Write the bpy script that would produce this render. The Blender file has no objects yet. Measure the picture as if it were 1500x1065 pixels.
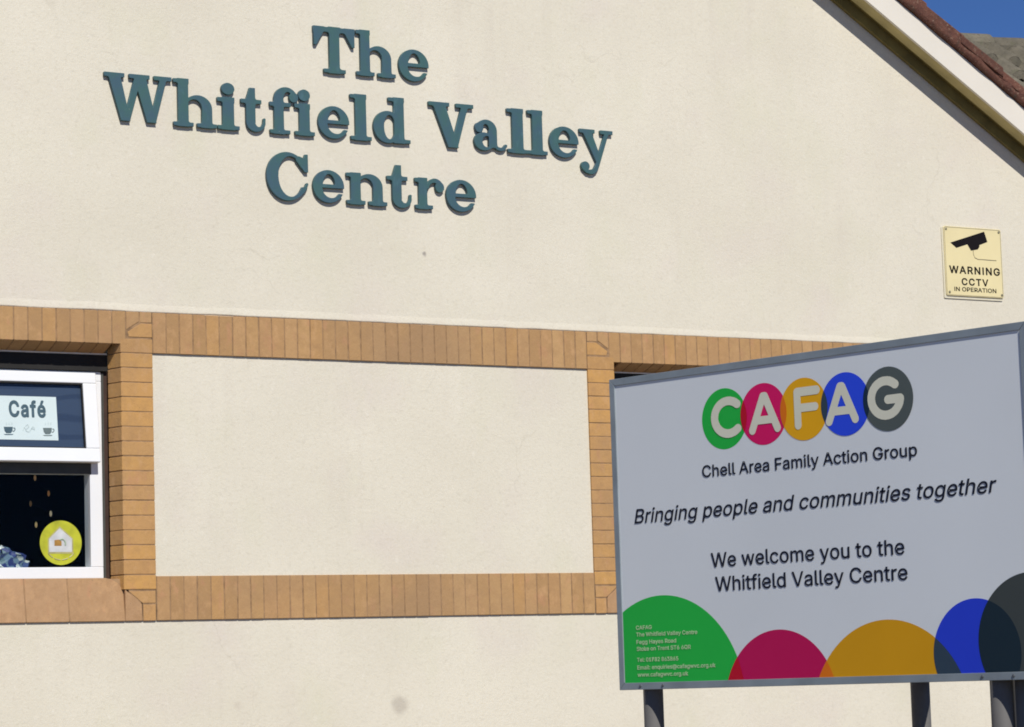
import bpy, bmesh, math, random
import numpy as np
from mathutils import Vector, Matrix, noise, geometry

# ------------------------------------------------------------------ camera, world, sun
scene = bpy.context.scene
COL = scene.collection
F_PX, IMG_W = 4106.91, 1500.0
cam_data = bpy.data.cameras.new("camera")
cam_data.sensor_width = 36.0
cam_data.lens = F_PX / IMG_W * 36.0
cam_data.clip_end = 2000
cam = bpy.data.objects.new("camera", cam_data)
COL.objects.link(cam)
R_ = (0.85975269, -0.50979896, -0.03050125)
U_ = (-0.03135668, -0.11230348, 0.99317908)
F_ = (0.50974706, 0.85293197, 0.11253882)
cam.matrix_world = Matrix(((R_[0], U_[0], -F_[0], 0.0), (R_[1], U_[1], -F_[1], -13.22563),
                           (R_[2], U_[2], -F_[2], 1.6), (0, 0, 0, 1)))
scene.camera = cam

SUN = Vector((-0.17, -1.0, 0.95)).normalized()
SUN_EL = math.asin(SUN.z)
SUN_AZ = math.atan2(SUN.x, SUN.y)
world = bpy.data.worlds.new("World")
scene.world = world
world.use_nodes = True
wn = world.node_tree.nodes
sky = wn.new("ShaderNodeTexSky")
sky.sky_type = 'NISHITA'
sky.sun_disc = False
sky.sun_elevation = SUN_EL
sky.sun_rotation = SUN_AZ
sky.altitude = 7000
sky.air_density = 1.0
sky.dust_density = 0.0
sky.ozone_density = 10.0
wn["Background"].inputs["Strength"].default_value = 0.105
world.node_tree.links.new(sky.outputs[0], wn["Background"].inputs["Color"])
sun_data = bpy.data.lights.new("sun", 'SUN')
sun_data.energy = 4.4
sun_data.angle = math.radians(0.5)
sun_data.color = (1.0, 0.96, 0.895)
sun = bpy.data.objects.new("sun", sun_data)
sun.rotation_euler = SUN.to_track_quat('Z', 'Y').to_euler()
sun.location = SUN * 40
COL.objects.link(sun)
scene.view_settings.view_transform = 'Standard'
scene.view_settings.look = 'None'
scene.view_settings.exposure = 0.0
scene.view_settings.gamma = 1.0
scene.cycles.filter_width = 1.8

GLYPH_DATA = r'''
.|188|95,-4 78,-1 63,9 53,24 50,41 53,59 63,73 78,83 95,87 113,83 128,73 138,59 141,41 138,24 128,9 113,-1
0|453|227,-7 174,1 130,24 95,62 69,113 53,178 48,254 53,330 69,395 95,447 130,484 174,508 227,516 279,508 323,484 358,447 384,395 400,330 405,254 400,178 384,113 359,62 323,24 279,1/227,50 261,56 290,74 313,103 330,144 340,194 344,254 340,314 330,365 313,405 290,435 261,453 227,460 192,453 163,435 140,405 123,365 113,314 109,254 113,194 123,144 140,103 163,74 192,56
1|453|76,0 76,55 391,55 391,0/276,509 276,0 212,0 212,448 209,448 86,358 86,427 198,509
2|453|64,0 64,47 234,229 282,282 299,305 311,327 318,348 320,371 317,397 308,419 293,436 273,449 250,457 224,460 196,457 172,447 153,433 139,413 130,390 127,362 66,362 71,405 86,442 111,473 143,496 182,511 225,516 268,511 306,497 337,474 361,445 376,411 381,372 378,345 371,318 357,290 336,259 306,223 267,180 153,60 153,57 389,57 389,0
3|453|218,-7 173,-3 133,10 98,30 70,57 52,91 44,132 109,132 115,107 126,87 144,71 165,59 191,52 219,50 248,53 275,61 297,74 315,93 325,116 329,145 326,172 316,196 299,217 275,234 242,244 201,248 157,248 157,299 288,448 288,452 70,452 70,509 372,509 372,461 211,278 211,289 264,288 308,276 344,253 371,222 387,186 393,145 387,103 370,66 344,36 309,12 266,-2
5|453|221,-7 178,-2 140,11 108,32 83,60 66,93 60,130 122,130 127,108 138,89 154,73 173,60 196,52 221,50 250,53 276,64 298,82 314,104 324,131 328,162 324,193 314,221 297,244 275,262 248,273 218,277 192,275 167,268 145,258 128,246 67,253 96,509 366,509 366,452 151,452 134,301 136,301 155,315 178,325 203,331 229,334 263,330 294,321 321,306 345,285 364,260 379,231 388,199 391,163 385,117 369,76 343,41 309,15 268,-1
6|453|226,-7 182,-1 142,15 109,40 84,74 69,115 64,162 68,199 80,239 102,285 137,340 252,509 322,509 151,261 145,261 154,275 165,288 179,299 196,307 214,312 235,314 278,309 316,295 346,271 370,240 384,201 389,157 384,112 368,73 343,39 310,14 271,-2/226,48 254,52 279,63 299,79 314,101 324,128 327,157 324,187 314,213 299,235 279,251 254,262 226,265 198,262 174,252 153,235 138,214 128,188 125,158 128,128 138,102 153,79 174,63 198,52
7|453|97,0 323,448 323,452 62,452 62,509 391,509 391,449 165,0
8|453|226,-7 178,-2 136,11 101,33 74,62 57,96 52,135 55,166 65,195 81,220 101,241 125,256 153,265 153,267 119,282 93,308 76,342 70,380 75,417 90,450 114,477 146,498 184,511 226,516 269,511 306,498 337,477 361,450 377,417 382,380 376,342 359,308 333,282 300,267 300,265 327,256 351,241 372,220 387,195 397,166 401,135 395,96 378,62 352,33 317,11 275,-2/226,49 258,52 285,60 307,74 323,91 333,113 337,139 333,165 322,189 305,208 283,223 256,232 226,235 196,232 169,223 147,208 130,189 119,165 115,139 119,113 129,91 145,74 167,60 195,52/226,290 252,292 274,300 293,313 307,330 316,351 319,376 316,399 308,420 294,437 275,449 252,457 226,460 200,457 177,449 159,437 145,420 136,399 133,376 136,351 145,330 159,313 178,300 201,292
:|188|95,-4 78,-1 63,9 53,24 50,41 53,59 63,73 78,83 95,87 113,83 128,73 138,59 141,41 138,24 128,9 113,-1/95,271 78,274 63,284 53,299 50,316 53,334 63,349 78,359 95,362 113,359 128,349 138,334 141,316 138,299 128,284 113,274
@|676|355,-135 284,-130 221,-114 167,-88 122,-53 87,-8 61,46 45,109 40,179 46,248 61,309 87,363 123,408 167,444 220,470 281,486 349,492 415,486 472,469 522,442 562,407 594,366 617,319 631,268 635,215 634,178 631,142 625,107 615,76 599,49 579,28 551,15 517,11 497,12 476,17 457,24 441,36 429,50 423,68 420,68 408,48 388,30 361,17 326,13 285,18 251,35 224,62 204,96 192,137 188,182 193,226 207,265 228,297 257,322 291,338 330,343 360,340 385,331 404,319 416,306 419,306 419,335 474,335 474,110 476,91 485,74 499,63 518,59 540,63 557,76 568,97 576,127 580,166 581,215 577,259 567,301 548,339 523,373 490,402 450,424 402,438 347,442 292,438 242,424 199,402 164,372 135,334 115,289 102,236 98,178 102,119 115,66 135,21 165,-17 201,-46 246,-68 298,-81 357,-85 385,-84 412,-80 458,-69 489,-59 504,-107 464,-120 411,-131 383,-134/329,65 359,68 382,78 400,95 412,118 419,148 422,185 419,221 411,249 399,269 381,282 358,289 331,292 305,288 283,277 265,260 252,239 244,213 242,185 244,154 251,125 262,101 279,81 301,69
A|480|16,0 201,509 276,509 463,0 395,0 287,302 264,372 232,478 245,478 213,371 191,302 85,0/110,142 110,199 370,199 370,142
B|456|60,0 60,509 241,509 289,504 329,491 359,469 381,442 394,410 398,374 395,344 387,320 373,301 356,286 336,275 315,267 315,262 339,257 363,245 385,227 402,203 414,173 418,136 413,100 400,67 377,39 344,18 301,4 247,0/125,57 245,57 296,63 330,80 349,105 355,137 352,161 342,184 327,203 306,218 279,228 248,231 125,231/125,285 238,285 265,288 288,296 308,309 323,326 333,348 336,372 330,403 313,429 283,446 240,452 125,452
C|510|267,-7 205,1 150,25 104,63 70,115 48,179 40,254 48,329 70,393 104,445 150,484 205,508 267,516 305,513 340,504 373,490 402,471 427,447 448,418 463,385 473,348 408,348 401,373 389,395 375,413 357,428 337,440 315,449 292,454 267,456 223,450 184,432 150,403 125,364 109,314 103,254 109,194 125,145 151,105 184,76 223,59 267,53 292,55 315,60 337,69 357,81 375,96 389,114 401,136 408,160 473,160 463,124 448,91 428,62 402,38 373,19 341,5 305,-4
E|419|60,0 60,509 372,509 372,452 125,452 125,286 355,286 355,229 125,229 125,57 375,57 375,0
F|410|60,0 60,509 369,509 369,452 125,452 125,278 346,278 346,221 125,221 125,0
G|520|269,-7 205,1 149,25 104,64 69,116 47,179 40,254 47,329 69,393 103,445 149,484 203,508 265,516 304,513 340,504 374,489 403,469 429,445 449,416 465,384 474,349 408,349 399,372 387,393 373,411 356,427 337,439 315,448 291,454 265,456 222,450 183,432 150,404 125,364 109,314 103,254 109,194 125,145 151,105 184,76 224,59 269,53 309,57 345,71 374,93 396,123 410,160 415,202 434,199 283,199 283,256 478,256 478,200 471,141 451,91 419,50 377,19 326,0
H|517|60,0 60,509 125,509 125,289 392,289 392,509 457,509 457,0 392,0 392,232 125,232 125,0
I|300|31,0 31,57 118,57 118,452 31,452 31,509 269,509 269,452 183,452 183,57 269,57 269,0
N|523|60,0 60,509 136,509 343,183 363,151 388,107 414,55 405,54 401,108 399,157 399,195 399,509 463,509 463,0 387,0 202,290 177,331 148,381 108,452 119,454 122,384 124,328 125,291 125,0
O|533|267,-7 205,1 150,25 105,63 70,115 48,179 40,254 48,329 70,393 105,445 150,484 205,508 267,516 329,508 384,484 429,445 464,393 486,329 493,254 486,179 464,115 429,63 384,25 329,1/267,53 310,59 349,76 383,105 408,144 425,194 430,254 425,314 408,365 383,404 349,433 310,450 267,456 223,450 184,433 151,404 125,364 109,314 103,254 109,194 125,144 151,105 184,76 223,59
P|445|60,0 60,509 235,509 289,503 332,487 366,462 390,430 404,391 409,348 404,304 390,265 366,233 332,207 289,191 235,186 109,186 109,242 233,242 269,246 297,256 318,272 333,294 342,319 344,348 342,376 333,402 318,423 297,439 268,449 232,452 125,452 125,0
Q|533|245,159 313,159 369,85 384,65 468,-48 401,-48 346,27 331,46/267,-7 205,1 150,25 105,63 70,115 48,179 40,254 48,329 70,393 105,445 150,484 205,508 267,516 329,508 384,484 429,445 464,393 486,329 493,254 486,179 464,115 429,63 384,25 329,1/267,53 310,59 349,76 383,105 408,144 425,194 430,254 425,314 408,365 383,404 349,433 310,450 267,456 223,450 184,433 151,404 125,364 109,314 103,254 109,194 125,144 151,105 184,76 223,59
R|449|60,0 60,509 236,509 290,504 333,489 367,465 390,433 405,395 409,352 405,309 390,271 367,240 333,217 289,203 236,198 96,198 96,255 234,255 269,258 298,267 319,281 334,300 342,324 345,352 342,380 334,405 319,425 298,440 269,449 233,452 125,452 125,0/353,0 230,229 303,229 428,0
S|447|224,-9 172,-4 128,9 91,31 64,60 46,96 38,137 104,137 110,110 123,88 142,71 166,59 194,52 224,49 257,52 286,60 311,74 329,92 341,114 346,139 342,161 332,179 316,193 296,205 272,214 245,222 184,239 128,260 86,289 60,326 52,372 58,413 75,448 102,476 138,498 180,511 227,516 275,511 316,498 351,476 377,449 394,415 401,378 337,378 326,412 302,437 267,453 225,459 194,456 167,448 145,435 129,418 118,398 115,376 119,352 131,334 148,319 169,308 191,300 212,293 264,279 312,264 336,252 359,238 379,220 395,198 405,171 408,139 403,99 386,64 360,34 323,11 278,-4
T|449|32,452 32,509 417,509 417,452 257,452 257,0 193,0 193,452
V|480|204,0 16,509 84,509 192,206 215,137 248,31 235,31 267,138 290,206 395,509 463,509 278,0
W|686|155,0 16,509 82,509 163,196 175,145 187,94 197,40 189,40 200,94 211,145 224,196 306,509 380,509 462,196 474,145 486,94 497,40 488,40 499,94 510,145 523,196 603,509 670,509 530,0 455,0 368,323 351,391 336,475 350,475 335,395 318,323 230,0
a|389|160,-9 126,-5 94,5 68,22 48,45 35,73 30,108 34,138 43,161 58,179 78,193 100,203 125,211 178,220 234,227 252,230 265,235 273,243 276,255 276,257 273,279 267,297 256,311 240,322 220,329 196,331 171,329 149,322 132,313 118,301 107,288 100,274 41,291 57,322 79,346 104,364 133,375 163,382 194,384 215,383 239,379 263,372 286,360 306,343 322,320 333,290 337,251 337,0 277,0 277,52 272,52 264,38 252,25 236,12 215,1 190,-6/170,45 202,49 228,59 248,74 263,93 272,115 276,138 276,190 270,186 259,182 231,176 200,171 175,168 154,164 134,159 117,150 103,139 95,124 92,105 94,87 102,72 114,61 130,52 149,47
c|396|207,-8 159,-2 117,16 82,46 56,85 40,133 34,187 40,243 56,291 82,330 117,360 159,378 207,384 234,383 260,377 284,368 305,356 324,341 340,322 353,301 362,277 303,262 298,276 290,289 281,301 270,311 257,319 242,325 226,329 207,330 173,325 145,310 124,287 108,258 99,224 96,187 99,151 108,117 124,89 145,66 173,51 207,46 226,48 243,52 258,58 271,66 282,76 292,89 299,102 304,117 363,102 354,78 341,56 325,37 306,21 285,9 261,-1 235,-6
d|424|195,-8 151,-2 111,16 79,45 55,84 39,133 34,189 39,245 55,293 79,332 112,361 151,378 196,384 228,381 253,373 272,360 287,346 306,319 311,319 311,509 372,509 372,0 313,0 313,59 307,59 287,31 272,17 252,4 227,-5/205,47 236,51 263,65 284,86 299,115 309,150 312,189 309,229 300,263 284,291 263,312 237,325 205,330 172,325 145,311 124,290 108,261 99,227 96,189 99,151 109,117 124,88 145,66 172,51
e|404|212,-8 161,-2 117,16 82,46 56,85 40,132 34,187 39,242 55,290 81,329 115,359 157,378 205,384 236,382 266,374 294,361 319,341 341,315 357,282 368,242 371,194 371,169 75,169 75,221 338,221 310,202 307,237 298,269 283,294 263,314 237,326 205,330 173,326 146,313 125,294 109,270 99,241 96,211 96,178 100,139 110,106 128,80 151,61 179,50 212,46 234,48 254,53 271,61 285,73 297,88 306,105 365,91 353,63 335,39 311,19 283,4 249,-5
f|254|228,379 228,327 6,327 6,379/81,0 81,432 84,461 96,486 113,505 135,519 161,527 187,530 207,529 222,527 243,521 227,468 215,472 195,474 171,470 154,460 145,443 142,419 142,0
g|425|207,-151 168,-148 134,-140 105,-127 82,-110 64,-91 51,-69 101,-41 122,-66 136,-78 154,-88 178,-95 207,-97 249,-92 282,-75 304,-47 311,-6 311,68 306,68 287,41 272,28 252,16 227,8 195,5 152,10 113,27 80,53 55,90 39,136 34,191 39,246 55,293 80,332 112,361 152,378 196,384 228,382 253,373 273,360 288,346 308,319 313,319 313,379 372,379 372,-9 367,-54 350,-90 324,-117 291,-136 251,-147/205,59 237,63 264,75 285,95 300,121 309,154 312,193 309,231 300,264 285,291 264,312 237,325 205,330 172,325 145,312 124,290 109,262 99,229 96,193 99,155 109,123 124,96 145,76 172,63
h|410|114,227 114,0 53,0 53,509 114,509 114,287 102,287 124,332 152,362 187,379 227,384 264,380 295,369 321,349 341,321 353,285 357,240 357,0 296,0 296,235 290,275 273,304 246,323 210,329 184,326 161,317 141,303 126,283 117,257
i|167|53,0 53,379 114,379 114,0/84,443 67,446 54,455 44,468 41,483 44,499 54,512 67,521 84,524 100,521 114,512 123,499 126,483 123,468 114,455 100,446
k|381|110,137 110,212 121,212 284,379 360,379 184,199 177,199/53,0 53,509 114,509 114,0/294,0 148,186 191,229 372,0
l|189|139,-2 101,3 74,20 58,47 53,84 53,509 114,509 114,99 115,77 120,62 130,54 146,52 160,53 170,54 181,3 162,-1
m|610|53,0 53,379 112,379 112,295 108,295 118,323 132,346 151,363 172,376 195,384 219,386 257,380 287,361 309,331 321,295 312,295 322,321 337,343 357,361 381,375 407,383 437,386 468,383 497,372 522,354 541,328 553,296 557,255 557,0 496,0 496,254 490,289 473,313 447,326 419,330 395,328 374,320 358,307 345,290 338,270 335,247 335,0 274,0 274,260 269,288 253,311 229,326 199,330 178,328 158,320 140,307 126,289 117,266 114,238 114,0
n|410|114,227 114,0 53,0 53,379 112,379 112,287 102,287 124,332 152,362 187,379 227,384 264,380 295,369 321,349 341,321 353,285 357,240 357,0 296,0 296,235 290,275 273,304 246,323 210,329 184,326 161,317 141,303 126,283 117,257
o|415|207,-8 159,-2 117,16 82,46 56,85 40,133 34,187 40,243 56,291 82,330 117,360 159,378 207,384 256,378 299,360 333,330 359,291 376,243 381,187 376,133 359,85 333,46 299,16 256,-2/207,46 242,51 270,66 292,89 307,117 316,151 319,187 316,224 307,258 292,287 270,310 242,325 207,330 173,325 145,310 124,287 108,258 99,224 96,187 99,151 108,117 124,89 145,66 173,51
p|424|53,-143 53,379 112,379 112,319 118,319 137,346 152,360 171,373 197,381 229,384 274,378 313,361 345,332 370,293 385,245 390,189 385,133 370,84 346,45 313,16 274,-2 229,-8 198,-5 173,4 153,17 138,31 118,59 114,59 114,-143/220,47 253,51 279,66 301,88 316,117 325,151 328,189 325,227 316,261 301,290 280,311 253,325 220,330 188,325 161,312 140,291 125,263 116,229 113,189 116,150 125,115 140,86 162,65 188,51
q|424|372,-143 311,-143 311,59 306,59 287,31 272,17 252,4 227,-5 195,-8 151,-2 111,16 79,45 55,84 39,133 34,189 39,245 55,293 79,332 112,361 151,378 196,384 228,381 253,373 272,360 287,346 307,319 313,319 313,379 372,379/205,47 236,51 263,65 284,86 299,115 309,150 312,189 309,229 300,263 284,291 263,312 237,325 205,330 172,325 145,311 124,290 108,261 99,227 96,189 99,151 109,117 124,88 145,66 172,51
r|259|53,0 53,379 112,379 112,321 115,321 130,347 152,367 181,380 213,385 229,384 243,384 243,322 230,324 207,326 182,323 159,315 140,301 126,284 117,262 114,237 114,0
s|365|182,-8 145,-5 112,3 84,18 62,38 45,63 36,94 94,107 105,79 124,60 150,49 181,45 217,50 244,62 262,81 268,103 265,121 254,136 237,147 212,155 149,170 104,186 72,208 53,237 47,274 51,305 65,332 87,354 115,370 149,381 187,384 223,381 254,372 279,358 299,339 314,316 324,290 268,277 258,298 243,316 219,328 187,333 156,329 131,317 114,299 109,277 112,258 124,243 144,232 172,223 229,209 275,194 306,171 325,142 331,107 326,75 312,47 290,24 260,6 223,-5
t|227|204,379 204,327 6,327 6,379/65,471 126,471 126,98 128,76 136,61 150,53 170,50 185,51 202,54 213,2 192,-3 168,-4 125,2 92,21 72,52 65,93
u|410|182,-5 146,-1 115,11 89,31 69,59 57,95 53,139 53,379 114,379 114,144 119,105 137,75 164,56 200,50 226,53 249,62 268,77 283,97 293,122 296,153 296,379 357,379 357,0 298,0 298,92 307,92 286,47 257,17 222,0
v|389|163,0 17,379 84,379 165,155 177,121 187,87 206,21 184,21 203,87 213,121 224,155 305,379 371,379 226,0
w|567|138,0 23,379 87,379 133,214 154,137 175,41 165,41 186,135 206,214 252,379 316,379 362,214 382,136 402,41 391,41 413,135 434,214 480,379 545,379 429,0 368,0 319,172 305,225 291,280 277,338 291,338 277,280 263,225 248,172 199,0
y|389|47,-139 61,-86 71,-87 88,-90 104,-89 118,-84 130,-74 141,-58 151,-36 163,-1 17,379 84,379 165,155 177,121 187,87 206,21 184,21 202,87 224,155 305,379 371,379 204,-58 191,-85 177,-107 159,-124 139,-136 117,-143 91,-145 65,-143
é|404|212,-8 161,-2 117,16 82,46 56,85 40,132 34,187 39,242 55,290 81,329 115,359 157,378 205,384 236,382 266,374 294,361 319,341 341,315 357,282 368,242 371,194 371,169 75,169 75,221 338,221 310,202 307,237 298,269 283,294 263,314 237,326 205,330 173,326 146,313 125,294 109,270 99,241 96,211 96,178 100,139 110,106 128,80 151,61 179,50 212,46 234,48 254,53 271,61 285,73 297,88 306,105 365,91 353,63 335,39 311,19 283,4 249,-5/177,429 225,529 293,529 227,429
 |188|
'''

# ------------------------------------------------------------------ materials
def new_mat(name):
    m = bpy.data.materials.new(name)
    m.use_nodes = True
    nt = m.node_tree
    return m, nt, nt.nodes["Principled BSDF"]


def mat(name, col, rough=0.6, var=0.06, scale=6.0, bump=0.0, bscale=200.0, metallic=0.0, coat=0.0, spec=0.5):
    """plain surface: base colour with a little noise-driven unevenness, optional fine bump"""
    m, nt, b = new_mat(name)
    N, L = nt.nodes, nt.links
    tc = N.new("ShaderNodeTexCoord")
    n = N.new("ShaderNodeTexNoise"); n.inputs["Scale"].default_value = scale; n.inputs["Detail"].default_value = 6
    L.new(tc.outputs["Object"], n.inputs["Vector"])
    r = N.new("ShaderNodeValToRGB")
    r.color_ramp.elements[0].position = 0.3
    r.color_ramp.elements[1].position = 0.7
    r.color_ramp.elements[0].color = (*[max(0, c * (1 - var)) for c in col], 1)
    r.color_ramp.elements[1].color = (*[min(1, c * (1 + var)) for c in col], 1)
    L.new(n.outputs["Fac"], r.inputs["Fac"])
    L.new(r.outputs["Color"], b.inputs["Base Color"])
    b.inputs["Roughness"].default_value = rough
    b.inputs["Metallic"].default_value = metallic
    b.inputs["Coat Weight"].default_value = coat
    b.inputs["Specular IOR Level"].default_value = spec
    if bump:
        n2 = N.new("ShaderNodeTexNoise"); n2.inputs["Scale"].default_value = bscale; n2.inputs["Detail"].default_value = 3
        L.new(tc.outputs["Object"], n2.inputs["Vector"])
        bp = N.new("ShaderNodeBump"); bp.inputs["Strength"].default_value = bump; bp.inputs["Distance"].default_value = 0.004
        L.new(n2.outputs["Fac"], bp.inputs["Height"])
        L.new(bp.outputs["Normal"], b.inputs["Normal"])
    return m


def mix_node(N, L, a, b, fac, mode='MIX'):
    x = N.new("ShaderNodeMix"); x.data_type = 'RGBA'; x.blend_type = mode
    for sock, v in ((x.inputs[6], a), (x.inputs[7], b), (x.inputs[0], fac)):
        if hasattr(v, "is_output"):
            L.new(v, sock)
        else:
            sock.default_value = v
    return x.outputs[2]


def ramp(N, L, src, p0, p1, c0=(0, 0, 0, 1), c1=(1, 1, 1, 1)):
    r = N.new("ShaderNodeValToRGB")
    r.color_ramp.elements[0].position = p0; r.color_ramp.elements[1].position = p1
    r.color_ramp.elements[0].color = c0; r.color_ramp.elements[1].color = c1
    L.new(src, r.inputs["Fac"])
    return r.outputs["Color"]


def noise_node(N, L, vec, scale, detail=4, rough=0.55):
    n = N.new("ShaderNodeTexNoise")
    n.inputs["Scale"].default_value = scale; n.inputs["Detail"].default_value = detail; n.inputs["Roughness"].default_value = rough
    L.new(vec, n.inputs["Vector"])
    return n.outputs["Fac"]


def mapping(N, L, vec, scale=(1, 1, 1), loc=(0, 0, 0)):
    m = N.new("ShaderNodeMapping")
    m.inputs["Scale"].default_value = scale; m.inputs["Location"].default_value = loc
    L.new(vec, m.inputs["Vector"])
    return m.outputs["Vector"]


def make_render_mat():
    """cream painted roughcast: trowel mottling, faint rain streaks, pits, a few old stains"""
    m, nt, b = new_mat("cream_painted_render")
    N, L = nt.nodes, nt.links
    geo = N.new("ShaderNodeNewGeometry")
    pos = geo.outputs["Position"]
    base = mix_node(N, L, (0.652, 0.605, 0.487, 1), (0.708, 0.660, 0.540, 1), ramp(N, L, noise_node(N, L, pos, 1.1, 7, 0.6), 0.33, 0.67))
    # cool pinkish and greenish patches of repainting
    base = mix_node(N, L, base, (0.655, 0.585, 0.505, 1), ramp(N, L, noise_node(N, L, mapping(N, L, pos, (1, 1, 1), (7, 3, 1)), 1.9, 4), 0.55, 0.80, c1=(.75, .75, .75, 1)))
    base = mix_node(N, L, base, (0.635, 0.608, 0.455, 1), ramp(N, L, noise_node(N, L, mapping(N, L, pos, (1, 1, .6), (2, 9, 5)), 2.7, 4), 0.56, 0.82, c1=(.7, .7, .7, 1)))
    # rain streaks
    st = noise_node(N, L, mapping(N, L, pos, (7, 7, 0.55)), 1.0, 5, 0.6)
    st2 = noise_node(N, L, mapping(N, L, pos, (1, 1, 1), (4, 0, 2)), 0.7, 3)
    mul = N.new("ShaderNodeMath"); mul.operation = 'MULTIPLY'
    L.new(ramp(N, L, st, 0.50, 0.74), mul.inputs[0]); L.new(ramp(N, L, st2, 0.42, 0.66), mul.inputs[1])
    base = mix_node(N, L, base, (0.560, 0.500, 0.415, 1), mix_node(N, L, (0, 0, 0, 1), mul.outputs[0], 0.34))
    # grain and pits
    grain = noise_node(N, L, pos, 42, 6, 0.7)
    base = mix_node(N, L, base, (0.54, 0.495, 0.39, 1), ramp(N, L, grain, 0.52, 0.74, c1=(.55, .55, .55, 1)))
    blot = noise_node(N, L, mapping(N, L, pos, (1, 1, 1.7), (3, 5, 8)), 17, 4, 0.6)
    base = mix_node(N, L, base, (0.56, 0.515, 0.41, 1), ramp(N, L, blot, 0.58, 0.74, c1=(.38, .38, .38, 1)))
    pale = noise_node(N, L, mapping(N, L, pos, (1, 1, .8), (8, 2, 3)), 24, 4, 0.6)
    base = mix_node(N, L, base, (0.76, 0.715, 0.61, 1), ramp(N, L, pale, 0.60, 0.74, c1=(.5, .5, .5, 1)))
    # hairline cracks in a few places only
    cv = N.new("ShaderNodeTexVoronoi"); cv.feature = 'DISTANCE_TO_EDGE'; cv.inputs["Scale"].default_value = 1.6
    wob = N.new("ShaderNodeTexNoise"); wob.inputs["Scale"].default_value = 5; wob.inputs["Detail"].default_value = 5
    L.new(pos, wob.inputs["Vector"])
    wv_ = N.new("ShaderNodeVectorMath"); wv_.operation = 'MULTIPLY_ADD'
    L.new(wob.outputs["Color"], wv_.inputs[0]); wv_.inputs[1].default_value = (.28, 0, .28); L.new(pos, wv_.inputs[2])
    L.new(wv_.outputs[0], cv.inputs["Vector"])
    msk = N.new("ShaderNodeMath"); msk.operation = 'MULTIPLY'
    L.new(ramp(N, L, cv.outputs["Distance"], 0.0, 0.006, (1, 1, 1, 1), (0, 0, 0, 1)), msk.inputs[0])
    L.new(ramp(N, L, noise_node(N, L, mapping(N, L, pos, (1, 1, 1), (6, 1, 4)), 1.3, 3), 0.56, 0.64), msk.inputs[1])
    base = mix_node(N, L, base, (0.40, 0.36, 0.28, 1), mix_node(N, L, (0, 0, 0, 1), msk.outputs[0], 0.26))
    pit = N.new("ShaderNodeTexVoronoi"); pit.inputs["Scale"].default_value = 9.0
    L.new(mapping(N, L, pos, (1, 1, 1.4)), pit.inputs["Vector"])
    base = mix_node(N, L, base, (0.47, 0.42, 0.34, 1), ramp(N, L, pit.outputs["Distance"], 0.03, 0.12, (.22, .22, .22, 1), (0, 0, 0, 1)))
    # two old round stains and a drip of dirt, at their own places on the wall
    for cx, cz, r0, r1, col, amt in ((7.142, 1.492, .030, .062, (0.50, 0.455, 0.37, 1), .85), (7.370, 3.930, .006, .018, (0.30, .27, .24, 1), .9),
                                     (9.62, 2.05, .02, .05, (0.55, .50, .41, 1), .6), (6.20, 1.52, .01, .03, (0.55, .49, .40, 1), .5)):
        d = N.new("ShaderNodeVectorMath"); d.operation = 'DISTANCE'
        nz = N.new("ShaderNodeTexNoise"); nz.inputs["Scale"].default_value = 20
        L.new(pos, nz.inputs["Vector"])
        off = N.new("ShaderNodeVectorMath"); off.operation = 'MULTIPLY_ADD'
        L.new(nz.outputs["Color"], off.inputs[0]); off.inputs[1].default_value = (.03, 0, .03)
        L.new(pos, off.inputs[2])
        L.new(off.outputs[0], d.inputs[0]); d.inputs[1].default_value = (cx + .015, 0, cz + .015)
        base = mix_node(N, L, base, col, ramp(N, L, d.outputs["Value"], r0, r1, (amt, amt, amt, 1), (0, 0, 0, 1)))
    L.new(base, b.inputs["Base Color"])
    b.inputs["Roughness"].default_value = 0.85
    b.inputs["Specular IOR Level"].default_value = 0.25
    h1 = noise_node(N, L, pos, 70, 5, 0.7)
    h2 = noise_node(N, L, pos, 12, 4, 0.6)
    add = N.new("ShaderNodeMath"); add.operation = 'MULTIPLY_ADD'
    L.new(h2, add.inputs[0]); add.inputs[1].default_value = 0.8; L.new(h1, add.inputs[2])
    bp = N.new("ShaderNodeBump"); bp.inputs["Strength"].default_value = 0.42; bp.inputs["Distance"].default_value = 0.005
    L.new(add.outputs[0], bp.inputs["Height"]); L.new(bp.outputs["Normal"], b.inputs["Normal"])
    return m


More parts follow.
